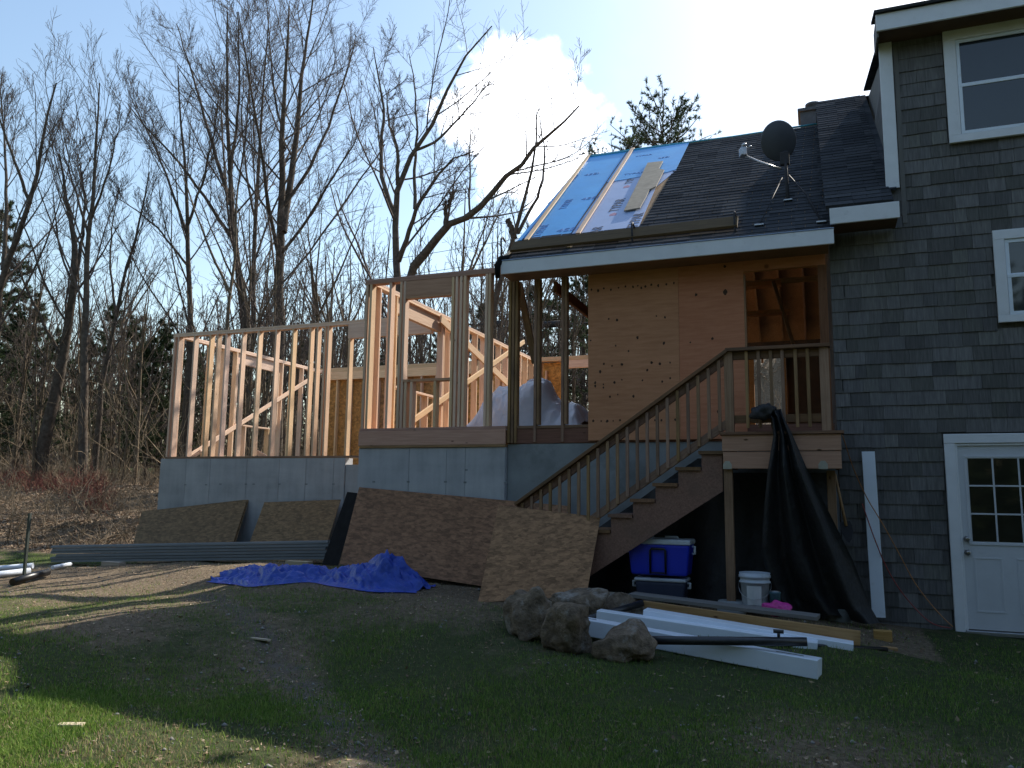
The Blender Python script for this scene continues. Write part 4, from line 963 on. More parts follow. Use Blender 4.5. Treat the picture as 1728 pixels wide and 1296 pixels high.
def tarp_pos(u, v):
    base = np.interp(u, crest_u, crest_h); w = .55+.30*np.sin(np.pi*u)+.13*np.sin(9*u)+.06*np.sin(31*u)
    cx = tl.x+(tr_.x-tl.x)*u+.04*np.sin(20*v+7*u); cy = tl.y+(tr_.y-tl.y)*u-.25+w*(v-.35)+.06*np.sin(14*u)
    prof = np.clip(1-np.abs((v-.55)/.5)**1.6, 0, 1)
    f = ridged(u*11+v*1.5, v*2.6+u*2, 5); f2 = ridged(u*26+v*3, v*8+u*9, 9, 3); f3 = np.abs(2*vnoise(u*15+v*6, v*5-u*8, 77)-1)
    h = base*prof*(.35+.75*f)+(.12*(f2-.5)+.08*(f3-.4))*np.clip(prof*3, 0, 1)
    return cx, cy, gz(cx, cy)+np.maximum(h, 0)+.012
o = heightfield('blue_tarp', 190, 80, tarp_pos, 'bluetarp'); tag(o, 'crumpled bright blue tarp on the ground before the big leaning sheet', 'tarp')
sil = [(806, 716), (815, 700), (826, 672), (841, 659), (851, 655), (875, 657), (885, 650), (897, 643), (914, 636), (925, 641), (931, 656), (937, 670), (945, 678), (955, 692), (962, 684), (971, 679), (983, 683), (993, 695), (1003, 712)]
YP = 11.3; sx = np.array([P(a, c, Y=YP).x for a, c in sil]); sz = np.array([P(a, c, Y=YP).z for a, c in sil])
def heap_pos(u, v):
    x = sx[0]+(sx[-1]-sx[0])*u; top = np.interp(x, sx, sz)-ZD; prof = np.clip(1-np.abs((v-.5)/.5)**2.2, 0, 1)
    f = ridged(u*7, v*5, 31); hh = top*prof*(.86+.2*f)+.05*(ridged(u*16, v*12, 3, 3)-.5)*np.clip(prof*4, 0, 1)
    return x+.05*np.sin(6*v+9*u), YP-.8+1.6*v+.06*np.sin(11*u), ZD+np.maximum(hh, 0)
o = heightfield('plastic_sheeting_heap', 90, 50, heap_pos, 'sheeting'); tag(o, 'heap covered in white plastic sheeting inside the open framing', 'plastic sheeting')
# black fabric hung over the landing rail and falling to the ground
eL = [(1283, 694), (1300, 706), (1305, 735), (1296, 790), (1290, 850), (1285, 930), (1300, 1000), (1318, 1040)]
eR = [(1318, 690), (1322, 702), (1337, 732), (1361, 788), (1400, 865), (1440, 945), (1468, 1020), (1484, 1048)]
dep = [8.83, 8.74, 8.72, 8.70, 8.85, 9.05, 9.2, 9.25]
tt = np.linspace(0, 1, 8)
def drape_pos(u, v):
    lx = np.interp(v, tt, [p[0] for p in eL]); ly = np.interp(v, tt, [p[1] for p in eL]); rx = np.interp(v, tt, [p[0] for p in eR]); ry = np.interp(v, tt, [p[1] for p in eR])
    d_ = np.interp(v, tt, dep); pl = .5+.5*np.sin(u*17+3*np.sin(v*3)+v*2); pl2 = np.sin(u*41+v*5)
    Yd = d_+(pl-.5)*(.10+.16*v)+.02*pl2*v+.03*ridged(u*6, v*9, 2)
    pxx, pyy = lx+(rx-lx)*u, ly+(ry-ly)*u+6*np.sin(u*9)*v
    dx = fw.x+rt.x*(pxx-864)/F-up.x*(pyy-648)/F; dy = fw.y+rt.y*(pxx-864)/F-up.y*(pyy-648)/F; dz = fw.z+rt.z*(pxx-864)/F-up.z*(pyy-648)/F
    t_ = Yd/dy; return dx*t_, Yd, EYE+dz*t_
o = heightfield('black_fabric_drape', 70, 60, drape_pos, 'blackfabric'); tag(o, 'black fabric bunched over the landing rail and spreading to the ground', 'fabric')
def vn3(c): return float(vnoise(np.array([c[0]+c[2]*1.7]), np.array([c[1]-c[2]*1.3]), 3)[0])
def lump_mesh(name, sx_, sy_, sz_, seed, mat, amp=.25, sub=4, flat=None, rough_l=False):
    bm = bmesh.new(); bmesh.ops.create_icosphere(bm, subdivisions=sub, radius=1)
    r_ = np.random.default_rng(seed); k = r_.normal(0, 1, (9, 3)); ph = r_.uniform(0, 6, 9); fn_ = r_.normal(0, 1, (11, 3)); fn_ /= np.linalg.norm(fn_, axis=1)[:, None]; facets = [(v_, r_.uniform(.62, .85)) for v_ in fn_]
    for v in bm.verts:
        c = np.array(v.co); s = sum(math.sin(float(k[i]@c)*(1.6+i*.55)+ph[i])/(1+.45*i) for i in range(9))*amp*.45
        if flat:
            for (n_x, dd) in flat:
                q = float(np.dot(c, n_x)); 
                if q > dd: c = c-np.array(n_x)*(q-dd)*.9
        s += amp*.22*(vn3(c*3.1+seed)-.5)*2+amp*.12*(vn3(c*7.3+seed)-.5)*2 if rough_l else 0
        if rough_l:
            for (n_x, dd) in facets:
                q = float(np.dot(c, n_x))
                if q > dd: c = c-n_x*(q-dd)*.92
        c = c*(1+s); v.co = Vector((c[0]*sx_, c[1]*sy_, c[2]*sz_))
    me = bpy.data.meshes.new(name); bm.to_mesh(me); bm.free(); me.materials.append(M[mat])
    for p in me.polygons: p.use_smooth = True
    return me
p = P(1290, 695, Y=8.78); o = obj('fabric_bunch', lump_mesh('fabric_bunch', .13, .1, .10, 5, 'blackfabric', .5), None, Matrix.Translation(p)); tag(o, 'knotted end of black fabric lying over the landing bottom rail', 'fabric')
def hang_pos(u, v):
    x = -3.0+u*3.15; top = np.minimum(2.05, 1.918+.7*(x+1.467)+.04); top = np.where(x > -1.0, 1.88, top); top = np.maximum(top, .56)  # fabric top raised to the treads, its black standing for shade between them
    Yd = 9.62-.14*v+.10*np.sin(u*26+2*v)*(.3+v)+.06*ridged(u*9, v*4, 8); b_ = gz(x, Yd)-.02
    return x, Yd, top+(b_-top)*v
o = heightfield('fabric_and_shade_curtain', 90, 30, hang_pos, 'blackfabric'); tag(o, 'dark hanging fabric under the landing, raised to stand for shade behind the stairs', 'fabric')

# ================================================================== THINGS UNDER AND BEFORE THE STAIRS
# coolers
def cooler(base, w, d, h, bodym, lidm, label, handle, rz=0):
    c = thing('cooler', label, 'cooler', base)
    x, y, z = base
    rbox('body', (x, y, z+h*.44), (w, d, h*.88), bodym, c, .03, .9); rbox('lid', (x, y, z+h*.94), (w*1.03, d*1.05, h*.15), lidm, c, .02)
    if handle:
        tube('pull_handle', [(x-.085, y-d*.56, z+.02), (x-.085, y-d*.56, z+h*.70), (x-.07, y-d*.57, z+h*.75), (x+.07, y-d*.57, z+h*.75), (x+.085, y-d*.56, z+h*.70), (x+.085, y-d*.56, z+.02)], .013, 'blackplastic', c, 8)
        bar('handle_bridge', (x-.08, x+.08), (y-d*.57, y-d*.53), (z+h*.06, z+h*.10), 'blackplastic', c)
        tube('carry_handle', [(x-.2, y-.02, z+h*1.01), (x-.19, y-.02, z+h*1.07), (x+.19, y-.02, z+h*1.07), (x+.2, y-.02, z+h*1.01)], .012, 'coolwhite', c, 8)
        bar('handle_grip', (x-.07, x+.05), (y-.045, y+.005), (z+h*1.05, z+h*1.12), 'blackplastic', c, .01)
    for s in (-1, 1):
        xx = x+s*(w*.515); tube('side_handle', [(xx, y-.07, z+h*.62), (xx+s*.03, y-.07, z+h*.62), (xx+s*.03, y-.07, z+h*.82), (xx, y-.07, z+h*.82)], .014, lidm, c, 8)
    return c
zc_ = g1(-1.66, 9.2)
cb = P(1117, 1012, Y=9.15); hb = P(1117, 975, Y=9.15).z
cooler((cb.x, 9.2, zc_), .56, .34, hb-zc_, 'coolgrey', 'coolwhite', 'dark lower cooler with a white lid under the blue cooler', False)
ct = P(1117, 913, Y=9.15).z
cooler((cb.x-.01, 9.2, hb+.035), .69, .38, ct-hb-.015, 'coolblue', 'coolwhite', 'bright blue cooler with white lid and black pull handle under the stairs', True)
# bucket
bb = P(1275, 1028, Y=8.9); bz = max(bb.z, g1(bb.x, 8.9)); bk = thing('bucket', 'pale plastic pail beside the landing post', 'bucket', (bb.x, 8.9, bz))
hB = P(1275, 966, Y=8.9).z-bz
lathe('pail', [(.125, 0), (.13, .01), (.145, hB*.72), (.16, hB*.73), (.16, hB*.77), (.148, hB*.78), (.15, hB*.86), (.163, hB*.87), (.163, hB*.93), (.155, hB*.94), (.158, hB), (.148, hB), (.14, hB*.9), (.12, .03)], (bb.x, 8.9, bz), 'bucket', bk, 32)
vs = []; 
for i in range(7):
    a = R(-120+i*10); vs += [(.1375*math.cos(a), .1375*math.sin(a), hB*.15), (.1475*math.cos(a), .1475*math.sin(a), hB*.66)]
obj('label', new_mesh('label', vs, [(2*i, 2*i+2, 2*i+3, 2*i+1) for i in range(6)], 'paperlabel'), bk, Matrix.Translation((bb.x, 8.9, bz)))
tube('bail', [Vector((bb.x, 8.9, bz))+Vector((.165*math.cos(R(a)), .165*math.sin(R(a)), hB*(.72-.42*math.sin(R((a-170)/200*180))))) for a in range(170, 371, 20)], .003, 'galv', bk, 6)
pp = P(1312, 1022, Y=8.62); pc2 = P(1308, 1013, Y=8.85); pb_ = thing('paint_can', 'small teal can behind the pink bag', 'can', (pc2.x, 8.85, pc2.z-.05))
lathe('can_body', [(.055, -.05), (.055, .07), (.06, .075), (.06, .085), (.05, .085)], (pc2.x, 8.85, pc2.z), 'teal', pb_, 20); lathe('can_lid', [(.048, 0), (.048, .008), (.02, .01)], (pc2.x, 8.85, pc2.z+.0855), 'galv', pb_, 20)
o = obj('pink_bag', lump_mesh('pink_bag', .13, .09, .075, 12, 'pink', .5, 4), None, Matrix.Translation((pp.x, 8.62, pp.z-.04))); tag(o, 'small crumpled bright pink plastic bag beside the pail', 'plastic bag')
# leaning white trim board, shovel and cords
tb0, tb1 = P(1483, 1042, Y=9.75), P(1465, 762, Y=9.93)
o = beam('trim_board', tb0, tb1, .135, .02, 'vinyl', None, (1, 0, 0)); tag(o, 'tall white trim board leaning on the shingled wall beside the stairs', 'trim board')
sv = thing('shovel', 'wooden handled shovel standing by the black fabric', 'shovel', P(1436, 930, Y=9.6))
tube('shaft', [P(1409, 800, Y=9.8), P(1428, 888, Y=9.68)], [.014, .017], 'tan', sv, 10)
q0, q1 = P(1426, 880, Y=9.69), P(1438, 928, Y=9.62)
ax = (q1-q0).normalized(); prism('blade', [(-.05, 0), (.05, 0), (.06, .04), (.06, .12), (.03, .2), (0, .235), (-.03, .2), (-.06, .12), (-.06, .04)], .012, q0, (1, 0, .15), ax, 'darksteel', sv)
def catmull(pts, n=8):
    pts = [Vector(p) for p in pts]; out = []
    for i in range(len(pts)-1):
        p0, p1, p2, p3 = pts[max(i-1, 0)], pts[i], pts[i+1], pts[min(i+2, len(pts)-1)]
        for k in range(n):
            t_ = k/n; out.append(.5*((2*p1)+(p2-p0)*t_+(2*p0-5*p1+4*p2-p3)*t_*t_+(3*p1-p0-3*p2+p3)*t_**3))
    return out+[pts[-1]]
c1 = [(1422, 735, 9.0), (1440, 790, 9.6), (1463, 840, 9.80), (1490, 885, 9.78), (1515, 930, 9.85), (1545, 985, 9.9), (1580, 1030, 9.85), (1608, 1058, 9.8)]
c2 = [(1455, 850, 9.80), (1478, 915, 9.76), (1500, 965, 9.86), (1530, 1010, 9.88), (1570, 1050, 9.8), (1605, 1060, 9.78)]
o = tube('extension_cord', catmull([P(a, c, Y=d_) for a, c, d_ in c1]), .006, 'cordorange', None, 6); tag(o, 'thin orange cord running from the landing down to the door sill', 'cord')
o = tube('extension_cord', catmull([P(a, c, Y=d_) for a, c, d_ in c2]), .006, 'cordred', None, 6); tag(o, 'thin red cord crossing the white trim board', 'cord')

# white box posts on the grass
def lying(name, a, c, w, h, mat, label, cat, group=None, lift=0, cap=False):
    A, C_ = Vector(a), Vector(c); th = thing(name, label, cat, (A+C_)/2, group)
    A.z += h/2+lift; C_.z += h/2+lift; beam('shell', A, C_, w, h, mat, th, Vector((0, 1, 0)), .006)
    return th, A, C_
gW = 'white box posts lying on the grass'
def GG(px, py, dz=0): p = G(px, py); return Vector((p.x, p.y, p.z+dz))
wA0, wA1 = GG(1384, 1145), P(985, 1070, Z=.30)
th, A, C_ = lying('box_post', wA0, wA1, .15, .15, 'vinyl', 'nearest white box post lying on the grass with a slot in its end', 'post', gW)
dv = (C_-A).normalized(); 
for s_ in (.12, 2.0): bar_c = A+dv*s_; beam('slot', bar_c+Vector((0, 0, .0765)), bar_c+dv*.22+Vector((0, 0, .0765)), .012, .002, 'blackplastic', th, (0, 1, 0), .0005)
wB0, wB1 = P(1380, 1112, Z=.19), P(1010, 1055, Z=.33)
lying('box_post', wB0, wB1, .15, .15, 'vinyl', 'middle white box post behind the nearest one, ending under the black pipe', 'post', gW)
wC0, wC1 = P(1441, 1119, Z=.17), P(1085, 1058, Z=.34)
th, A, C_ = lying('box_post', wC0+Vector((0, .1, 0)), wC1+Vector((0, .1, 0)), .19, .16, 'vinyl', 'rear white box post reaching farthest right beside the tan timber', 'post', gW)
# timbers behind
def flat_plank(name, p0, p1, a, h, mat, label, cat='plank'):
    o = beam(name, p0, p1, a, h, mat, None, (0, 1, 0)); tag(o, label, cat); return o
ta, tb_ = P(1086, 1020, Y=8.3), P(1452, 1086, Y=8.05)
flat_plank('timber', Vector((ta.x, ta.y, g1(ta.x, ta.y)+.10)), Vector((tb_.x, tb_.y, g1(tb_.x, tb_.y)+.075)), .038, .13, 'tan', 'tan timber on edge behind the white box posts', 'timber')
ta, tb_ = P(1066, 1004, Y=8.55), P(1382, 1053, Y=8.35)
flat_plank('grey_plank', Vector((ta.x, ta.y, g1(ta.x, ta.y)+.14)), Vector((tb_.x, tb_.y, g1(tb_.x, tb_.y)+.15)), .24, .038, 'greyplank', 'weathered grey plank lying behind the tan timber')
ta, tb_ = P(1300, 1072, Z=.30), P(1514, 1096, Z=.24)
flat_plank('timber', ta, tb_, .07, .03, 'tan', 'thin tan strip sticking out to the right past the white posts', 'timber')
ta, tb_ = P(1300, 1100, Z=.26), P(1505, 1108, Z=.22)
o = tube('black_conduit', [ta, tb_], .028, 'blackplastic', None, 10); tag(o, 'black pipe end sticking out right of the white posts', 'pipe')
o = tube('black_conduit', [ta+Vector((0, .1, .05)), tb_+Vector((-.03, .08, .045))], .02, 'blackplastic', None, 10); tag(o, 'thinner black pipe lying above the other pipe end', 'pipe')
ta, tb_ = P(1300, 1110, Z=.2), P(1498, 1124, Z=.17); flat_plank('green_board', ta, tb_, .16, .03, 'greenboard', 'pale green board end on the grass right of the white posts', 'board')
for px, py, s_, lab in ((1490, 1080, .16, 'tan wood offcut lying at the end of the black fabric'),):
    p = G(px, py); o = bar('wood_offcut', (p.x-s_/2, p.x+s_/2), (p.y-.05, p.y+.05), (p.z-.01, p.z+.09), 'tan'); tag(o, lab, 'wood offcut')

# concrete lumps pulled out with their black posts
gC = 'old fence posts pulled out with their concrete'
def postlump(px, py_bot, wpx, hpx, seed, label, flat=None, depth=.9, pipe=None, z=None, tilt=0):
    p = G(px, py_bot) if z is None else P(px, py_bot, Z=z)
    dist = (p-Vector((0, 0, EYE))).dot(fw); w, h = 1.2*wpx/F*dist, 1.16*hpx/F*dist
    t_ = thing('concrete_footing', label, 'concrete lump', p, gC)
    o = obj('lump', lump_mesh('lump', w/2*.95, w/2*depth, h/2*1.05, seed, 'rubble', .27, 4, flat, True), t_, Matrix.Translation((p.x, p.y+w*.4*depth, p.z+h/2-.075)) @ Matrix.Rotation(tilt, 4, 'Y'))
    if pipe:
        a, c, Za, Zb, r_ = pipe; A, C_ = P(*a, Y=Za), P(*c, Y=Zb); tube('post', [A, C_], r_, 'blackmetal', t_, 14)
        if r_ > .035:
            d_ = (C_-A).normalized(); m_ = A+(C_-A)*.85; tube('lug', [m_+Vector((0, 0, .03)), m_+Vector((0, 0, .075))], .012, 'blackmetal', t_, 8); tube('lug_bar', [m_+Vector((-.04, 0, .08)), m_+Vector((.04, 0, .08))], .016, 'blackmetal', t_, 8)
    return t_
postlump(886, 1082, 78, 90, 3, 'tall brown concrete lump, leftmost of the pile by the leaning sheet', [((0, 0, 1), .75), ((1, 0, 0), .8)])
postlump(958, 1046, 100, 56, 9, 'long grey concrete lump lying behind the others', [((0, 0, 1), .7)], .6)
postlump(955, 1106, 84, 88, 17, 'split concrete lump with a black post rising to the right', [((1, -.3, 0), .62), ((0, 0, 1), .8)], .8, ((975, 1050), (1084, 1018), 7.75, 8.25, .034))
postlump(1052, 1122, 96, 70, 27, 'nearest concrete lump with a long black post lying on the white box posts', [((-.6, 0, .7), .6)], .8, ((1060, 1080), (1362, 1083), 7.0, 7.1, .036))
postlump(1040, 1040, 70, 46, 33, 'dark concrete lump behind the angled black post', None, .8)
postlump(1090, 1046, 34, 36, 41, 'small concrete lump at the end of the angled black post', None, .8)

# satellite dish on the old roof
dc = RP(1318, 320, .02)
sdsh = thing('satellite_dish', 'grey satellite dish on a tripod mast on the dark roof', 'satellite dish', dc)
YD = dc.y-.15
def DP(x, y, dy=0): return P(x, y, Y=YD+dy)
ctr = DP(1316, 237); rr_ = (DP(1348, 237)-ctr).length*1.02
axd = Vector((-.55, .78, .30)).normalized()
vs, fs = [(0, 0, 0)], []
x_, y_, z_ = frame(axd, (1, 0, 0)); prof = [(.25, .005), (.5, .022), (.75, .05), (.93, .078), (1, .09), (1.0, .1)]
lathe('reflector', [(.001, -.02)]+[(a*rr_*1.08, h*rr_*2.2-.02) for a, h in prof], ctr, 'dishgrey', sdsh, 40, axd)
tube('feed_arm', [DP(1318, 285, .0), DP(1290, 276, .10), DP(1258, 263, .22)], .014, 'galv', sdsh, 8)
c = DP(1254, 257, .24); rbox('feed_horn', c, (.09, .12, .13), 'galv', sdsh, .02, 1, .4); lathe('horn_cap', [(.03, 0), (.04, .03), (.02, .05)], c+Vector((.02, -.02, .07)), 'galv', sdsh, 14); lathe('horn_cap', [(.02, 0), (.028, .02), (.012, .035)], c+Vector((.10, -.02, .04)), 'galv', sdsh, 14)
rbox('back_bracket', DP(1324, 268, -.04), (.12, .08, .18), 'darksteel', sdsh, .015)
mast_top, foot = DP(1326, 262, -.05), RP(1332, 352, .0)
tube('mast', [DP(1325, 255, -.05), DP(1327, 300, -.08), RP(1330, 338, .01)], .022, 'darksteel', sdsh, 10)
tube('tripod_leg', [DP(1320, 300, -.07), RP(1281, 380, .01)], .007, 'darksteel', sdsh, 6); tube('tripod_leg', [DP(1331, 296, -.07), RP(1362, 330, .05), RP(1386, 374, .01)], .011, 'darksteel', sdsh, 6)
for a in ((1281, 380), (1386, 375), (1330, 338)): q = RP(*a, .02); rbox('foot_plate', q, (.11, .07, .02), 'galv', sdsh, .005)

# small things lying on the lawn
for (px, py, l_, a_, lab) in ((440, 1082, .22, -.2, 'pale wood scrap lying on the shaded lawn'), (120, 1228, .16, .3, 'weathered stick lying in the sunlit grass at lower left')):
    p = G(px, py); o = beam('wood_scrap', p+Vector((-l_/2, -l_/2*a_, .015)), p+Vector((l_/2, l_/2*a_, .02)), .05, .018, 'blockwood'); tag(o, lab, 'wood scrap')

# ================================================================== TREES
def unit(a): return a/np.maximum(np.linalg.norm(a, axis=-1, keepdims=True), 1e-9)
def tubes(groups):
    """groups: list of (pts (M,n,3), radii (M,n), sides) -> V, F"""
    VV, FF, off = [], [], 0
    for pts, rad, sides in groups:
        Mn, n = pts.shape[:2]
        if Mn == 0: continue
        d = unit(pts[:, -1]-pts[:, 0]); ref = np.where(np.abs(d[:, 2:3]) > .9, np.array([[1., 0, 0]]), np.array([[0, 0, 1.]]))
        a = unit(np.cross(d, ref)); b_ = np.cross(d, a); ang = 2*np.pi*np.arange(sides)/sides
        ring = a[:, None, None, :]*np.cos(ang)[None, None, :, None]+b_[:, None, None, :]*np.sin(ang)[None, None, :, None]
        V = pts[:, :, None, :]+ring*rad[:, :, None, None]
        idx = np.arange(Mn*n*sides).reshape(Mn, n, sides); nx_ = np.roll(idx, -1, 2)
        Fq = np.stack([idx[:, :-1], nx_[:, :-1], nx_[:, 1:], idx[:, 1:]], -1).reshape(-1, 4)+off
        VV.append(V.reshape(-1, 3)); FF.append(Fq); off += Mn*n*sides
    return np.concatenate(VV), np.concatenate(FF)
def resample(pts, n):
    pts = np.asarray(pts, float); s = np.concatenate([[0], np.cumsum(np.linalg.norm(np.diff(pts, axis=0), axis=1))]); t_ = np.linspace(0, s[-1], n)
    return np.stack([np.interp(t_, s, pts[:, k]) for k in range(3)], -1)
def spawn(par, prad, k, ang, lr, rr, n, g, tmin=.25, up_=.35, wig=.12, tmax=1.0, flat=0, tipshort=.5):
    """k children along every parent polyline; returns pts, radii"""
    Mn, m = par.shape[:2]; plen = np.linalg.norm(np.diff(par, axis=1), axis=2).sum(1)
    t_ = tmin+(tmax-tmin)*((np.arange(k)[None]+g.uniform(0, 1, (Mn, k)))/k)
    f = t_*(m-1); i0 = np.clip(np.floor(f).astype(int), 0, m-2); fr = (f-i0)[..., None]; r = np.arange(Mn)[:, None]
    base = par[r, i0]*(1-fr)+par[r, i0+1]*fr; tan = unit(par[r, i0+1]-par[r, i0]); br = prad[r, i0]*(1-fr[..., 0])+prad[r, i0+1]*fr[..., 0]
    rv = unit(g.normal(0, 1, (Mn, k, 3))); perp = unit(rv-tan*(rv*tan).sum(-1, keepdims=True))
    a = g.uniform(ang[0], ang[1], (Mn, k))[..., None]; d = tan*np.cos(a)+perp*np.sin(a)
    if flat: d[..., 2] *= (1-flat)
    d = unit(d+np.array([0, 0, 1.])*up_*.5)
    L = plen[:, None]*g.uniform(lr[0], lr[1], (Mn, k))*(1-tipshort*(t_-tmin)/(tmax-tmin+1e-6)); L = L.reshape(-1)
    base, d, br = base.reshape(-1, 3), d.reshape(-1, 3), br.reshape(-1)
    pts = [base]; cur = base
    for j in range(n-1):
        d = unit(d+g.normal(0, wig, d.shape)+np.array([0, 0, 1.])*up_*.22); cur = cur+d*(L/(n-1))[:, None]; pts.append(cur)
    pts = np.stack(pts, 1); r0 = np.minimum(br*.75, br*rr+.002); rad = r0[:, None]*np.linspace(1, .35, n)[None]
    return pts, np.maximum(rad, .0035)
def bare_tree(limbs, seed, dens=(5, 6, 5), sides=8, ang=(.45, .85), l1=(.22, .42), up_=.45, minlimb=.0, twig_r=.0048, tw=(.32, .62), t0=.25):
    """limbs: list of (polyline, r0, r1). Returns trunk mesh data and crown mesh data."""
    g = np.random.default_rng(seed); n = 14
    P0 = np.stack([resample(l[0], n) for l in limbs]); P0[:, 1:-1] += g.normal(0, .018, P0[:, 1:-1].shape)*np.array([1, 1, .3])
    R0 = np.stack([np.linspace(l[1], l[2], n)**1.0 for l in limbs])
    trunk = tubes([(P0, R0, sides)])
    a, ra = spawn(P0, R0, dens[0], ang, l1, .36, 9, g, t0, up_, .06); ra = np.minimum(ra, .042)
    b_, rb = spawn(a, ra, dens[1], (.4, .9), (.30, .58), .5, 7, g, .12, up_*.8, .09)
    c, rc = spawn(b_, rb, dens[2], (.4, .95), tw, .55, 5, g, .1, up_*.7, .12)
    rc = np.maximum(rc*.55, twig_r); rb = np.maximum(rb*.75, twig_r*1.25)
    crown = tubes([(a, ra, 5), (b_, rb, 4), (c, rc, 3)])
    return trunk, crown
def tree_obj(name, label, data, base, cat='tree', bark='bark', twig='twig', group=None):
    t_ = thing(name, label, cat, base, group); o = np.array(base)
    obj('trunk', fast_mesh('trunk', data[0][0]-o, data[0][1], bark, True), t_, Matrix.Translation(Vector(base)))
    obj('crown', fast_mesh('crown', data[1][0]-o, data[1][1], twig), t_, Matrix.Translation(Vector(base)))
    return t_
def pix_limb(pix, Y, dslope=0, r0=.1, r1=.03):
    pts = []; y0 = pix[0][1]
    for i, (x, y) in enumerate(pix): pts.append(np.array(P(x, y, Y=Y+dslope*(y0-y)/100.)))
    return [pts, r0, r1]
def rooted(pix, Y, ds, r0, r1):
    l = pix_limb(pix, Y, ds, r0, r1); b_ = l[0][0].copy(); d = l[0][1]-l[0][0]; 
    k = max(.0, b_[2]-g1(b_[0], b_[1])+.2); b2 = b_.copy(); b2[2] -= k; b2[0] -= d[0]/max(d[2], .3)*min(k, 2)*.3; l[0] = [b2]+l[0]; l[1] = r0*1.15; return l, Vector(b2)
def hero(name, label, main, subs, Y, seed, r0, r1, ds=0, **kw):
    l, base = rooted(main, Y, ds, r0, r1); limbs = [l]
    for (pix, s_, a, c) in subs: limbs.append(pix_limb(pix, Y+ds*(main[0][1]-pix[0][1])/100., s_, a, c))
    tree_obj(name, label, bare_tree(limbs, seed, **kw), base); return base
hero('bare_tree', 'tallest bare tree, straight trunk behind the middle of the left wing', [(473, 560), (470, 480), (474, 400), (476, 330), (478, 200), (482, 100), (488, 10)],
     [([(478, 392), (492, 300), (503, 200), (509, 130), (522, 40), (530, -20)], .6, .16, .03), ([(472, 440), (455, 360), (440, 250), (425, 160), (412, 80), (402, 20)], -1.0, .09, .02),
      ([(476, 350), (520, 290), (555, 210), (590, 110), (600, 60)], .8, .08, .02), ([(473, 430), (520, 370), (560, 300), (600, 240), (612, 200)], -.6, .07, .018), ([(480, 250), (465, 170), (455, 80), (450, 0)], .5, .06, .015)],
     26, 1, .25, .03, dens=(12, 10, 8), ang=(.5, 1.0), l1=(.26, .50), up_=.30)
hero('bare_tree', 'bare tree with a dead straight stem left of the tallest tree', [(418, 560), (405, 480), (393, 380), (387, 270), (384, 170), (382, 90), (384, 20)],
     [([(389, 345), (365, 265), (343, 190), (320, 110), (298, 40)], .6, .09, .02), ([(388, 300), (400, 210), (405, 120), (400, 20)], -.5, .07, .02), ([(396, 410), (350, 340), (300, 270), (250, 220), (215, 175)], -.9, .08, .018)],
     25, 2, .18, .025, dens=(12, 10, 8), ang=(.5, 1.0), l1=(.26, .50), up_=.30)
hero('bare_tree', 'slim bare tree standing between the two tallest trees', [(426, 560), (428, 450), (432, 330), (440, 220), (446, 130), (454, 20)], [([(431, 370), (415, 290), (408, 200), (412, 110)], .5, .06, .015)], 28, 3, .14, .02, dens=(12, 10, 8), ang=(.5, 1.0), l1=(.26, .50), up_=.30)
hero('bare_tree', 'bare tree leaning slightly behind the left corner of the framing', [(322, 565), (318, 450), (316, 340), (311, 260), (302, 180), (300, 110)],
     [([(317, 400), (290, 320), (262, 250), (232, 190), (215, 150)], .5, .06, .015), ([(317, 380), (345, 300), (362, 220), (370, 150)], -.5, .06, .015), ([(318, 450), (270, 390), (225, 350), (190, 330)], -.7, .05, .012)], 23, 4, .13, .02, dens=(11, 9, 8))
hero('bare_tree', 'crooked bare tree with a long limb sweeping right behind the roof', [(674, 500), (671, 463), (667, 363), (671, 307), (697, 255), (727, 218), (752, 159), (782, 100), (830, 44)],
     [([(667, 363), (654, 330), (643, 289), (644, 230), (649, 200), (640, 140), (630, 80)], .4, .10, .018), ([(671, 312), (672, 252), (658, 212), (650, 150)], -.4, .08, .018), ([(697, 255), (735, 240), (765, 210), (800, 170), (825, 140)], .6, .06, .015),
      ([(673, 440), (682, 418), (704, 348), (741, 293), (767, 267), (800, 255)], -.5, .10, .02), ([(700, 352), (700, 281), (704, 211), (701, 159), (690, 90)], .5, .07, .015),
      ([(690, 480), (695, 455), (723, 418), (752, 381), (790, 367), (827, 333), (849, 300), (875, 285), (904, 244), (949, 211), (978, 178)], -.4, .17, .025), ([(752, 381), (752, 355), (768, 322)], 0, .09, .06)],
     24, 5, .20, .022, dens=(10, 9, 8), ang=(.5, 1.1), l1=(.24, .46), up_=.22)
hero('bare_tree', 'snapped bare tree with thin upright stems at the left roof edge', [(820, 600), (832, 515), (847, 465), (871, 396), (886, 333), (904, 259), (906, 189)],
     [([(874, 394), (908, 330), (919, 289), (917, 240), (912, 200)], .3, .06, .012), ([(868, 402), (858, 370)], 0, .10, .08)], 21.5, 6, .14, .02, dens=(5, 5, 5), l1=(.10, .2), t0=.55)
hero('bare_tree', 'bare tree with a slender top at the left, clear of the others', [(140, 790), (142, 605), (147, 484), (150, 400), (158, 330), (163, 240), (168, 140)],
     [([(150, 400), (130, 330), (110, 270), (100, 210)], .5, .05, .012), ([(154, 370), (180, 300), (195, 240), (205, 190)], -.5, .05, .012)], 20, 7, .14, .02, dens=(12, 8, 7), t0=.4)
hero('bare_tree', 'thick trunked bare tree forking above the leafy bank at left', [(66, 800), (90, 680), (104, 606), (118, 530), (128, 467), (126, 400), (112, 330), (100, 260)],
     [([(128, 467), (140, 400), (143, 330), (132, 260)], .5, .07, .015), ([(104, 606), (60, 520), (30, 450), (0, 390)], -.5, .07, .015)], 20.5, 8, .21, .03, dens=(12, 8, 7), t0=.4)
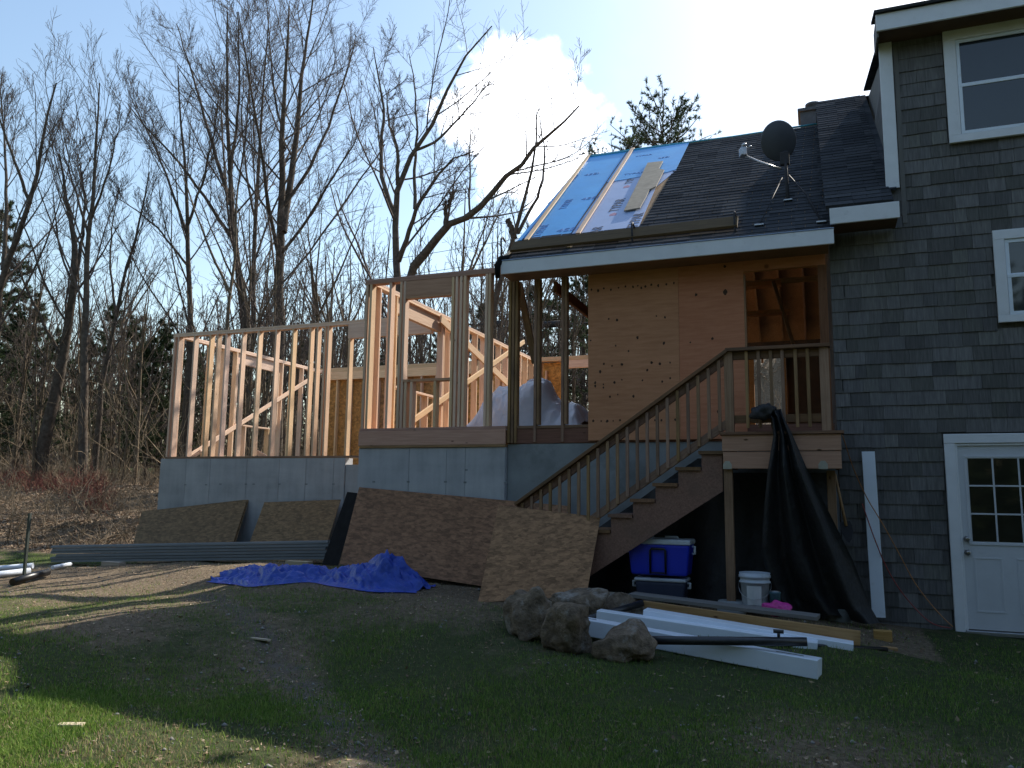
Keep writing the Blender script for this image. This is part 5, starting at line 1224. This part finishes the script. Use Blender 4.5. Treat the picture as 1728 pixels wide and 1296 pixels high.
hero('bare_tree', 'bare tree at the left frame edge with ascending forked limbs', [(-20, 800), (-10, 600), (0, 470), (35, 390), (60, 310), (75, 220), (95, 140)],
     [([(5, 455), (12, 360), (10, 270), (0, 150)], .5, .08, .015), ([(50, 340), (20, 260), (-10, 180), (-30, 120)], -.5, .06, .015)], 19, 9, .17, .025, dens=(11, 8, 7), t0=.35)
hero('bare_tree', 'leaning bare tree just left of the framed corner', [(163, 760), (170, 660), (194, 543), (215, 450), (240, 360), (252, 290)], [([(196, 535), (185, 450), (190, 380), (200, 320)], .5, .05, .012)], 21, 10, .10, .02, dens=(11, 8, 6), t0=.35)

# thicket trees: four prototypes, copied singly
gT = 'thin bare trees of the thicket behind the building'
protos = []
def proto_tree(seed, h, r0, lean):
    g = np.random.default_rng(seed); pts = [np.array([0, 0, -.4])]
    for k in range(1, 9): pts.append(np.array([lean*h*(k/8)**1.3+g.normal(0, .06), g.normal(0, .06), h*k/8]))
    limbs = [[pts, r0, .018]]
    for _ in range(4):
        k = g.integers(2, 6); b_ = pts[k]; az = g.uniform(0, 6.28); L = h*g.uniform(.28, .42); d = np.array([math.cos(az)*.55, math.sin(az)*.55, 1])
        limbs.append([[b_, b_+d*L*.33+np.array([0, 0, 0.0]), b_+d*L*.6+np.array([0, 0, .25]), b_+d*L*.95+np.array([0, 0, .7])], r0*.45, .012])
    return bare_tree(limbs, seed+50, dens=(6, 5, 4), sides=6, t0=.25, ang=(.5, 1.1), up_=.25, twig_r=.007)
for i, (h, r0, le) in enumerate(((9.5, .085, .05), (11.5, .11, -.06), (7.5, .06, .12), (13, .14, .02))):
    d = proto_tree(100+i, h, r0, le); protos.append((fast_mesh('trunk', d[0][0], d[0][1], 'barkbrown', True), fast_mesh('crown', d[1][0], d[1][1], 'twig')))
rt_ = random.Random(5)
spots = []
for _ in range(62):
    y = rt_.uniform(20, 36); x = rt_.uniform(-1.45, -.62)*y; spots.append((x, y))
for _ in range(34):
    y = rt_.uniform(21, 38); x = rt_.uniform(-.62, -.30)*y; spots.append((x, y))
for (x, y) in spots:
    if x > -13.5 and y < 19.5: continue
    k = rt_.randrange(4); q = x/y; near = y < 27
    kn = ('thin bare tree', 'straight bare tree', 'small slanting bare tree', 'taller bare tree')[k]
    zone = 'beyond the leafy bank at the left edge' if q < -1.2 else 'left of the framed corner' if q < -1.0 else 'behind the left end of the left wing' if q < -.85 else 'behind the right half of the left wing' if q < -.66 else 'behind the middle framed wing' if q < -.42 else 'behind the old porch studs'
    t_ = thing('thicket_tree', kn+(' near ' if near else ' deep ')+'in the thicket '+zone, 'tree', (x, y, g1(x, y)), gT)
    m4 = Matrix.Translation((x, y, g1(x, y)-.05)) @ Matrix.Rotation(rt_.uniform(0, 6.28), 4, 'Z') @ Matrix.Rotation(rt_.gauss(0, .06), 4, 'X') @ Matrix.Scale(rt_.uniform(.5, .85), 4)
    obj('trunk', protos[k][0], t_, m4); obj('crown', protos[k][1], t_, m4)

# pines
def pine(seed, h, crown_from=.2, spread=.24, dens=1.0, lean=0, open_=False):
    g = np.random.default_rng(seed); n = 12; z = np.linspace(0, h, n); tr = np.stack([g.normal(0, .03, n)+lean*z, g.normal(0, .03, n), z-.3], -1)[None]
    rad = np.linspace(h*.014+.05, .02, n)[None]; trunk = tubes([(tr, rad, 8)])
    nb = int(70*dens); t_ = np.sort(g.uniform(crown_from, .985, nb)); bz = t_*h
    L = h*spread*np.clip((1-t_)**.75+.10, 0, 1)*g.uniform(.6, 1.15, nb)
    if open_: L = h*spread*g.uniform(.55, 1.1, nb)*np.sin(np.pi*np.clip((1-t_)/(1-crown_from)*.8+.15, 0, 1))
    az = g.uniform(0, 6.28, nb); up0 = g.uniform(.0, .45, nb) if not open_ else g.uniform(.3, 1.0, nb)
    base = np.stack([lean*bz, 0*bz, bz-.3], -1); d = unit(np.stack([np.cos(az), np.sin(az), up0], -1)); pts = [base]; cur = base
    for j in range(6): d = unit(d+g.normal(0, .09, d.shape)+np.array([0, 0, .06])); cur = cur+d*(L/6)[:, None]; pts.append(cur)
    br = np.stack(pts, 1); brr = np.linspace(1, .25, 7)[None]*(.012+.012*L)[:, None]
    sub, subr = spawn(br, brr, 7, (.5, 1.1), (.2, .4), .6, 4, g, .2, .2, .14, flat=.4)
    wood_ = tubes([(br, brr, 4), (sub, subr, 3)])
    # needle tufts: along the sub-branches, thin triangles fanning out
    m_ = 9 if not open_ else 7; ntuft = sub.shape[0]*m_; ti = np.repeat(np.arange(sub.shape[0]), m_); f = g.uniform(.25, 1, ntuft)*3; i0 = np.clip(f.astype(int), 0, 2); fr = (f-i0)[:, None]
    c = sub[ti, i0]*(1-fr)+sub[ti, i0+1]*fr; ax = unit(sub[ti, i0+1]-sub[ti, i0])
    K = 5; c = np.repeat(c, K, 0); ax = np.repeat(ax, K, 0); dr = unit(ax*.7+g.normal(0, .6, ax.shape)+np.array([0, 0, .15])); ln = g.uniform(.12, .24, (len(c), 1)); w = unit(np.cross(dr, g.normal(0, 1, dr.shape)))*g.uniform(.012, .022, (len(c), 1))
    V = np.stack([c-w, c+w, c+dr*ln], 1).reshape(-1, 3); Fq = np.arange(len(V)).reshape(-1, 3)
    return trunk, wood_, (V, Fq)
pm = []
for (sd_, h, cf, sp_, dn, op_) in ((1, 9, .12, .26, 1.0, False), (2, 11, .3, .22, .9, False), (3, 15, .5, .20, .9, True)):
    a, w_, nd = pine(sd_, h, cf, sp_, dn, 0, op_)
    pm.append((fast_mesh('trunk', a[0], a[1], 'bark', True), fast_mesh('branches', w_[0], w_[1], 'bark'), fast_mesh('needles', nd[0], nd[1], 'needle'), h))
def pine_at(px, py_top, Y, k, label, rz=0, group='evergreen pines of the wood'):
    top = P(px, py_top, Y=Y); gb_ = g1(top.x, top.y); s_ = (top.z-gb_)/pm[k][3]
    t_ = thing('pine_tree', label, 'tree', (top.x, top.y, gb_), group); m4 = Matrix.Translation((top.x, top.y, gb_)) @ Matrix.Rotation(rz, 4, 'Z') @ Matrix.Scale(s_, 4)
    obj('trunk', pm[k][0], t_, m4); obj('branches', pm[k][1], t_, m4); obj('needles', pm[k][2], t_, m4)
pine_at(1118, 176, 27, 2, 'tall pine whose crown tops the roof ridge left of the satellite dish', 1.0)
pine_at(1052, 238, 30, 2, 'lower pine crown just showing over the blue wrapped ridge', 2.2)
pine_at(55, 478, 24, 0, 'dense dark pine in the wood at the left edge', .4)
pine_at(8, 330, 26, 1, 'taller pine cut by the left frame edge', 2.5)
pine_at(285, 530, 25, 0, 'dark pine right behind the left corner of the framing', 1.4)
pine_at(195, 500, 32, 1, 'far pine half hidden by bare branches at left', 3.0)
pine_at(515, 560, 34, 0, 'dark pine seen through the right studs of the left wing', .9)
pine_at(590, 590, 36, 1, 'pine seen through the gap before the middle wing', 4.0)
for px, py, Y, k, lab in ((30, 520, 29, 0, 'broad dark pine low at the left edge behind bare trunks'), (100, 545, 31, 0, 'dark pine between the left bare trunks'), (150, 560, 27, 0, 'small pine right of the thick forked trunk'), (232, 520, 29, 0, 'dark pine just left of the framed corner'), (262, 560, 24, 0, 'low pine close behind the left corner of the framing'), (335, 585, 31, 0, 'pine showing through the first studs of the left wing'), (395, 600, 34, 1, 'pine deep behind the studs of the left wing'), (455, 590, 36, 0, 'pine behind the diagonal brace of the left wing'), (-15, 470, 30, 0, 'pine half outside the left frame edge'), (660, 560, 38, 1, 'pine far behind the middle window opening'), (740, 550, 40, 1, 'pine far behind the crossed braces')): pine_at(px, py, Y, k, lab, px*.37)
for px, py, Y, k, lab in ((905, 470, 33, 1, 'pine behind the leaning stud of the old porch framing'), (945, 430, 36, 1, 'pine filling the gap between the two old porch studs'), (985, 440, 34, 0, 'pine beside the plywood front, seen through the framing'), (1000, 500, 40, 1, 'farther pine low behind the plywood edge'), (820, 500, 40, 1, 'pine far behind the middle framed wing')): pine_at(px, py, Y, k, lab, px*.37)

# far wood as one mass of trunks and branches
g = np.random.default_rng(77); grp = []
nF = 520; yy = g.uniform(38, 75, nF); xx = g.uniform(-1.7, -.27, nF)*yy; hh = g.uniform(9, 15, nF); zb_ = gz(xx, yy)
tp = np.stack([np.stack([xx+g.normal(0, .25, nF)*k, yy, zb_-.4+hh*k/3.], -1) for k in range(4)], 1); trr = np.linspace(1, .2, 4)[None]*g.uniform(.07, .17, nF)[:, None]
a, ra = spawn(tp, trr, 8, (.4, .9), (.15, .35), .5, 4, g, .2, .4, .1); b_, rb = spawn(a, ra, 4, (.4, .9), (.3, .55), .6, 3, g, .2, .3, .12)
fwV, fwF = tubes([(tp, trr, 5), (a, np.maximum(ra, .02), 3), (b_, np.maximum(rb, .014), 3)])
o = obj('far_wood', fast_mesh('far_wood', fwV, fwF, 'twig')); tag(o, 'far bare wood closing the view beyond the thicket', 'wood', kind='stuff')

# the wood that stands behind and beside the photographer: dense evergreens as one mass
g = np.random.default_rng(91); nW = 75; ang_ = g.uniform(R(175), R(365), nW); rad_ = g.uniform(15, 26, nW); wx, wy = np.cos(ang_)*rad_-2, np.sin(ang_)*rad_+2; wh = g.uniform(11, 17, nW)
k_ = 1500; tt_ = g.uniform(.04, 1, (nW, k_)); rr2 = (1-tt_)**.7*wh[:, None]*.22*np.sqrt(g.uniform(.15, 1, (nW, k_))); aa = g.uniform(0, 6.28, (nW, k_))
cc = np.stack([wx[:, None]+rr2*np.cos(aa), wy[:, None]+rr2*np.sin(aa), gz(wx, wy)[:, None]+tt_*wh[:, None]], -1).reshape(-1, 3)
d1 = unit(g.normal(0, 1, cc.shape))*g.uniform(.25, .6, (len(cc), 1)); d2 = unit(g.normal(0, 1, cc.shape))*g.uniform(.12, .3, (len(cc), 1))
VW = np.stack([cc-d2, cc+d2, cc+d1], 1).reshape(-1, 3)
o = obj('surrounding_wood', fast_mesh('surrounding_wood', VW, np.arange(len(VW)).reshape(-1, 3), 'needle')); tag(o, 'dense evergreen wood standing behind the photographer', 'wood', kind='stuff')

# brush on the bank and behind the building
def brush(n, xs, ys, hr, name, mat, label, seed, lean=.5, r=.006):
    g = np.random.default_rng(seed); x = g.uniform(*xs, n) if not callable(xs) else None
    if callable(xs): x, y = xs(g, n)
    else: y = g.uniform(*ys, n)
    n = len(x); h = g.uniform(*hr, n)*g.uniform(.5, 1, n); z = gz(x, y)-.05; d = unit(np.stack([g.normal(0, lean, n), g.normal(0, lean, n), np.ones(n)], -1)); cur = np.stack([x, y, z], -1); pts = [cur]
    for j in range(5): d = unit(d+g.normal(0, .16, d.shape)-np.array([0, 0, .06])); cur = cur+d*(h/5)[:, None]; pts.append(cur)
    p0 = np.stack(pts, 1); r0 = np.linspace(1, .4, 6)[None]*g.uniform(r*.8, r*2.0, n)[:, None]; a, ra = spawn(p0, r0, 4, (.4, 1.0), (.25, .55), .6, 4, g, .2, .2, .2)
    V, Fq = tubes([(p0, r0, 4), (a, np.maximum(ra, r*.6), 3)]); o = obj(name, fast_mesh(name, V, Fq, mat)); tag(o, label, 'brush', kind='stuff')
def bank_xy(g, n):
    y = g.uniform(12.6, 26, n); x = -g.uniform(.93, 1.6, n)*y; k = x < -12.6; return x[k], y[k]
brush(1750, bank_xy, None, (.4, 1.5), 'undergrowth', 'brushtwig', 'tangle of dry undergrowth on the bank left of the framing', 3)
def back_xy(g, n):
    y = g.uniform(19.5, 36, n); x = g.uniform(-.95, .12, n)*y; return x, y
brush(1400, back_xy, None, (.8, 2.6), 'undergrowth', 'brushtwig', 'dry brush on the slope behind the building', 4, r=.008)
def red_xy(g, n):
    t_ = g.uniform(0, 1, n); px = 0+t_*190; y = 19.6+g.normal(0, .7, n)-t_*2.2; x = np.array([P(a, 830, Y=c).x for a, c in zip(px, y)]); return x, y
def sap_xy(g, n):
    y = g.uniform(18.5, 34, n); x = -g.uniform(.70, 1.6, n)*y; k = x < -13.5; return x[k], y[k]
brush(330, sap_xy, None, (2.5, 6.0), 'sapling_thicket', 'brushtwig', 'dense thicket of bare saplings left of the building', 8, .25, .009)
def far_xy(g, n):
    y = g.uniform(34, 46, n); x = g.uniform(-1.7, .1, n)*y; return x, y
brush(1500, far_xy, None, (3, 6), 'far_brush', 'twig', 'dark far brush filling the wood floor', 9, .35, .022)
brush(600, red_xy, None, (.35, .9), 'reddish_brush', 'redbrush', 'low band of reddish brush along the top of the left bank', 6, .35, .006)
# fallen branches on the bank
gF = 'fallen branches on the bank'
fb = [((140, 858), (212, 885), 'pale fallen limb lying on the leafy bank above the siding stack'), ((85, 898), (135, 886), 'short fallen limb lying low on the leafy bank'), ((150, 925), (215, 905), 'arched fallen branch beside the leftmost leaning sheet'), ((150, 870), (110, 835), 'fallen branch slanting up the bank towards the red brush')]
for i, (a, c, lab) in enumerate(fb):
    A, C_ = G(*a), G(*c); mid = (A+C_)/2+Vector((0, 0, .12)); A.z += .04; C_.z += .06
    t_ = thing('fallen_branch', lab, 'branch', A, gF); pts = [np.array(q) for q in catmull([A, mid, C_], 5)]; g = np.random.default_rng(60+i)
    obj('limb', fast_mesh('limb', *tubes([(resample(pts, 8)[None]-np.array(A), np.linspace(.05, .018, 8)[None], 6)]), 'barkbrown', True), t_, Matrix.Translation(A))
    s_, sr = spawn(resample(pts, 8)[None], np.linspace(.05, .018, 8)[None], 7, (.5, 1.1), (.2, .5), .5, 5, g, .2, .15, .2)
    tag(obj('twigs', fast_mesh('twigs', *tubes([(s_-np.array(A), sr, 4)]), 'brushtwig'), t_, Matrix.Translation(A)), kind='stuff')

# utility cables far behind, with their black closures
for i, (a, c, lab) in enumerate((((540, 452), (900, 395), 'upper of two thin overhead cables behind the framing'), ((540, 478), (900, 430), 'lower of two thin overhead cables behind the framing'), ((830, 545), (1000, 541), 'black overhead cable with closures seen through the old porch studs'))):
    A, C_ = P(*a, Y=31), P(*c, Y=31); t_ = thing('utility_cable', lab, 'cable', A, 'overhead cables')
    d_ = (C_-A); A2, C2 = A-d_*.6, C_+d_*.6
    tube('strand', [A2, (A2+C2)/2-Vector((0, 0, .15)), C2], .012 if i < 2 else .03, 'wire', t_, 5)
    if i == 2:
        for px in (905, 932, 936): q = P(px-70 if px == 905 else px, 547, Y=31); tube('closure', [q-Vector((.42, 0, .02)), q-Vector((.35, 0, 0)), q+Vector((.35, 0, 0)), q+Vector((.42, 0, .02))], [.05, .14, .14, .05], 'wire', t_, 10)

# ================================================================== GROUND COVER
def scatter(n, fn_, g):
    # more samples near the camera: distance drawn as a power law along the view fan
    d = 3.0*(12.5/3.0)**(g.uniform(0, 1, n)**1.12); ra_ = np.where(g.uniform(0, 1, n) < .8, g.uniform(-1.42, .42, n), g.uniform(-2.6, 1.0, n)); y = d; x = ra_*d; cgv, clv_, crv = cover(x, y)
    k = g.uniform(0, 1, n) < fn_(x, y, cgv, clv_, crv); inside = (y > 9.6) & (x > XM-.2); inside |= (y > 11.9) & (x > XL-.1)
    k &= ~inside; return x[k], y[k]
def blades(n, fn_, hr, wr, name, mat, label, seed, cat='grass'):
    g = np.random.default_rng(seed); x, y = scatter(n, fn_, g); m_ = len(x); z = gz(x, y)-.006
    h = g.uniform(*hr, m_)*np.clip(.55+.45*vnoise(x*1.6, y*1.6, seed)*1.6, .4, 1.4); w = g.uniform(*wr, m_); az = g.uniform(0, 6.28, m_); le = g.normal(0, .55, m_); az2 = g.uniform(0, 6.28, m_)
    b_ = np.stack([x, y, z], -1); wd = np.stack([np.cos(az), np.sin(az), 0*az], -1)*w[:, None]; tip = b_+np.stack([np.cos(az2)*le*h, np.sin(az2)*le*h, h], -1); mid = b_+np.stack([np.cos(az2)*le*h*.3, np.sin(az2)*le*h*.3, h*.6], -1)
    V = np.stack([b_-wd, b_+wd, mid+wd*.7, mid-wd*.7, tip], 1).reshape(-1, 3); i0 = (np.arange(m_)*5)[:, None]
    nr = y < 5.6; T = np.concatenate([i0[nr]+np.array([[0, 1, 2]]), i0[nr]+np.array([[0, 2, 3]]), i0[nr]+np.array([[3, 2, 4]]), i0[~nr]+np.array([[0, 1, 4]])]); o = obj(name, fast_mesh(name, V, T, mat)); tag(o, label, cat, kind='stuff')
def near_w(y): return np.ones_like(y)
def clump(x, y, s, k): return np.clip((vnoise(x*s, y*s, k)*.6+vnoise(x*s*2.7, y*s*2.7, k+1)*.4-.32)*3.2, 0, 1)
blades(500000, lambda x, y, a, l, r: np.clip(a*1.7-.2, .04, 1)*(1-l)*(.12+.88*clump(x, y, 1.0, 41)), (.018, .055), (.0016, .0036), 'grass', 'blade', 'patchy green grass of the lawn', 11)
blades(140000, lambda x, y, a, l, r: np.clip(.9-r*.8, 0, 1)*(1-.7*l)*(.18+.82*clump(x, y, 1.1, 61)), (.010, .04), (.0015, .0032), 'dry_grass', 'straw', 'dry straw coloured grass among the green', 12)
def chips(n, fn_, sr, name, mat, label, seed, solid=False, area=None):
    g = np.random.default_rng(seed)
    x, y = scatter(n, fn_, g) if area is None else area(g, n)
    m_ = len(x); z = gz(x, y)+.004; s_ = g.uniform(*sr, m_)*g.uniform(.5, 1, m_); c = np.stack([x, y, z], -1)
    if not solid:
        a = unit(g.normal(0, 1, (m_, 3))*np.array([1, 1, .35])); b_ = unit(np.cross(a, unit(np.stack([g.normal(0, .35, m_), g.normal(0, .35, m_), np.ones(m_)], -1)))); a *= s_[:, None]; b_ *= (s_*g.uniform(.35, .8, m_))[:, None]; lift = np.array([0, 0, 1])*(s_*.35)[:, None]
        V = np.stack([c-a+lift, c+b_, c+a+lift*.6, c-b_], 1).reshape(-1, 3); q_ = np.arange(m_*4).reshape(-1, 4); T = np.concatenate([q_[:, [0, 1, 2]], q_[:, [0, 2, 3]]])
    else:
        o6 = np.array([[1, 0, 0], [0, 1, 0], [-1, 0, 0], [0, -1, 0], [0, 0, .7], [0, 0, -.7]], float); sc_ = g.uniform(.55, 1.2, (m_, 6, 1)); V = c[:, None]+o6[None]*sc_*s_[:, None, None]; ang = g.uniform(0, 6.28, m_); ca_, sa_ = np.cos(ang)[:, None], np.sin(ang)[:, None]; dx, dy = V[..., 0]-x[:, None], V[..., 1]-y[:, None]; V[..., 0] = x[:, None]+dx*ca_-dy*sa_; V[..., 1] = y[:, None]+dx*sa_+dy*ca_; V = V.reshape(-1, 3)
        f8 = np.array([[0, 1, 4], [1, 2, 4], [2, 3, 4], [3, 0, 4], [1, 0, 5], [2, 1, 5], [3, 2, 5], [0, 3, 5]]); T = ((np.arange(m_)*6)[:, None, None]+f8[None]).reshape(-1, 3)
    o = obj(name, fast_mesh(name, V, T, mat)); tag(o, label, name.replace('_', ' '), kind='stuff')
chips(42000, lambda x, y, a, l, r: .10+.55*np.clip(1-a*1.6, 0, 1)+.3*l, (.008, .028), 'leaf_litter', 'litter', 'scattered dead leaves and chips on the yard', 21)
chips(30000, lambda x, y, a, l, r: .07+.75*r+.10*np.clip(1-a*1.6, 0, 1), (.004, .016), 'gravel', 'stone', 'small stones scattered along the worn strip of the yard', 22, True)
chips(2600, lambda x, y, a, l, r: .12+.6*r+.12*np.clip(1-a*1.6, 0, 1), (.012, .034), 'gravel', 'stone', 'larger stones lying about the yard', 25, True)
chips(70000, None, (.02, .06), 'leaf_litter', 'litter', 'thick brown leaf litter on the left bank', 23, area=bank_xy)
chips(60000, None, (.03, .08), 'leaf_litter', 'litter', 'brown leaf litter on the slope behind the building', 24, area=back_xy)
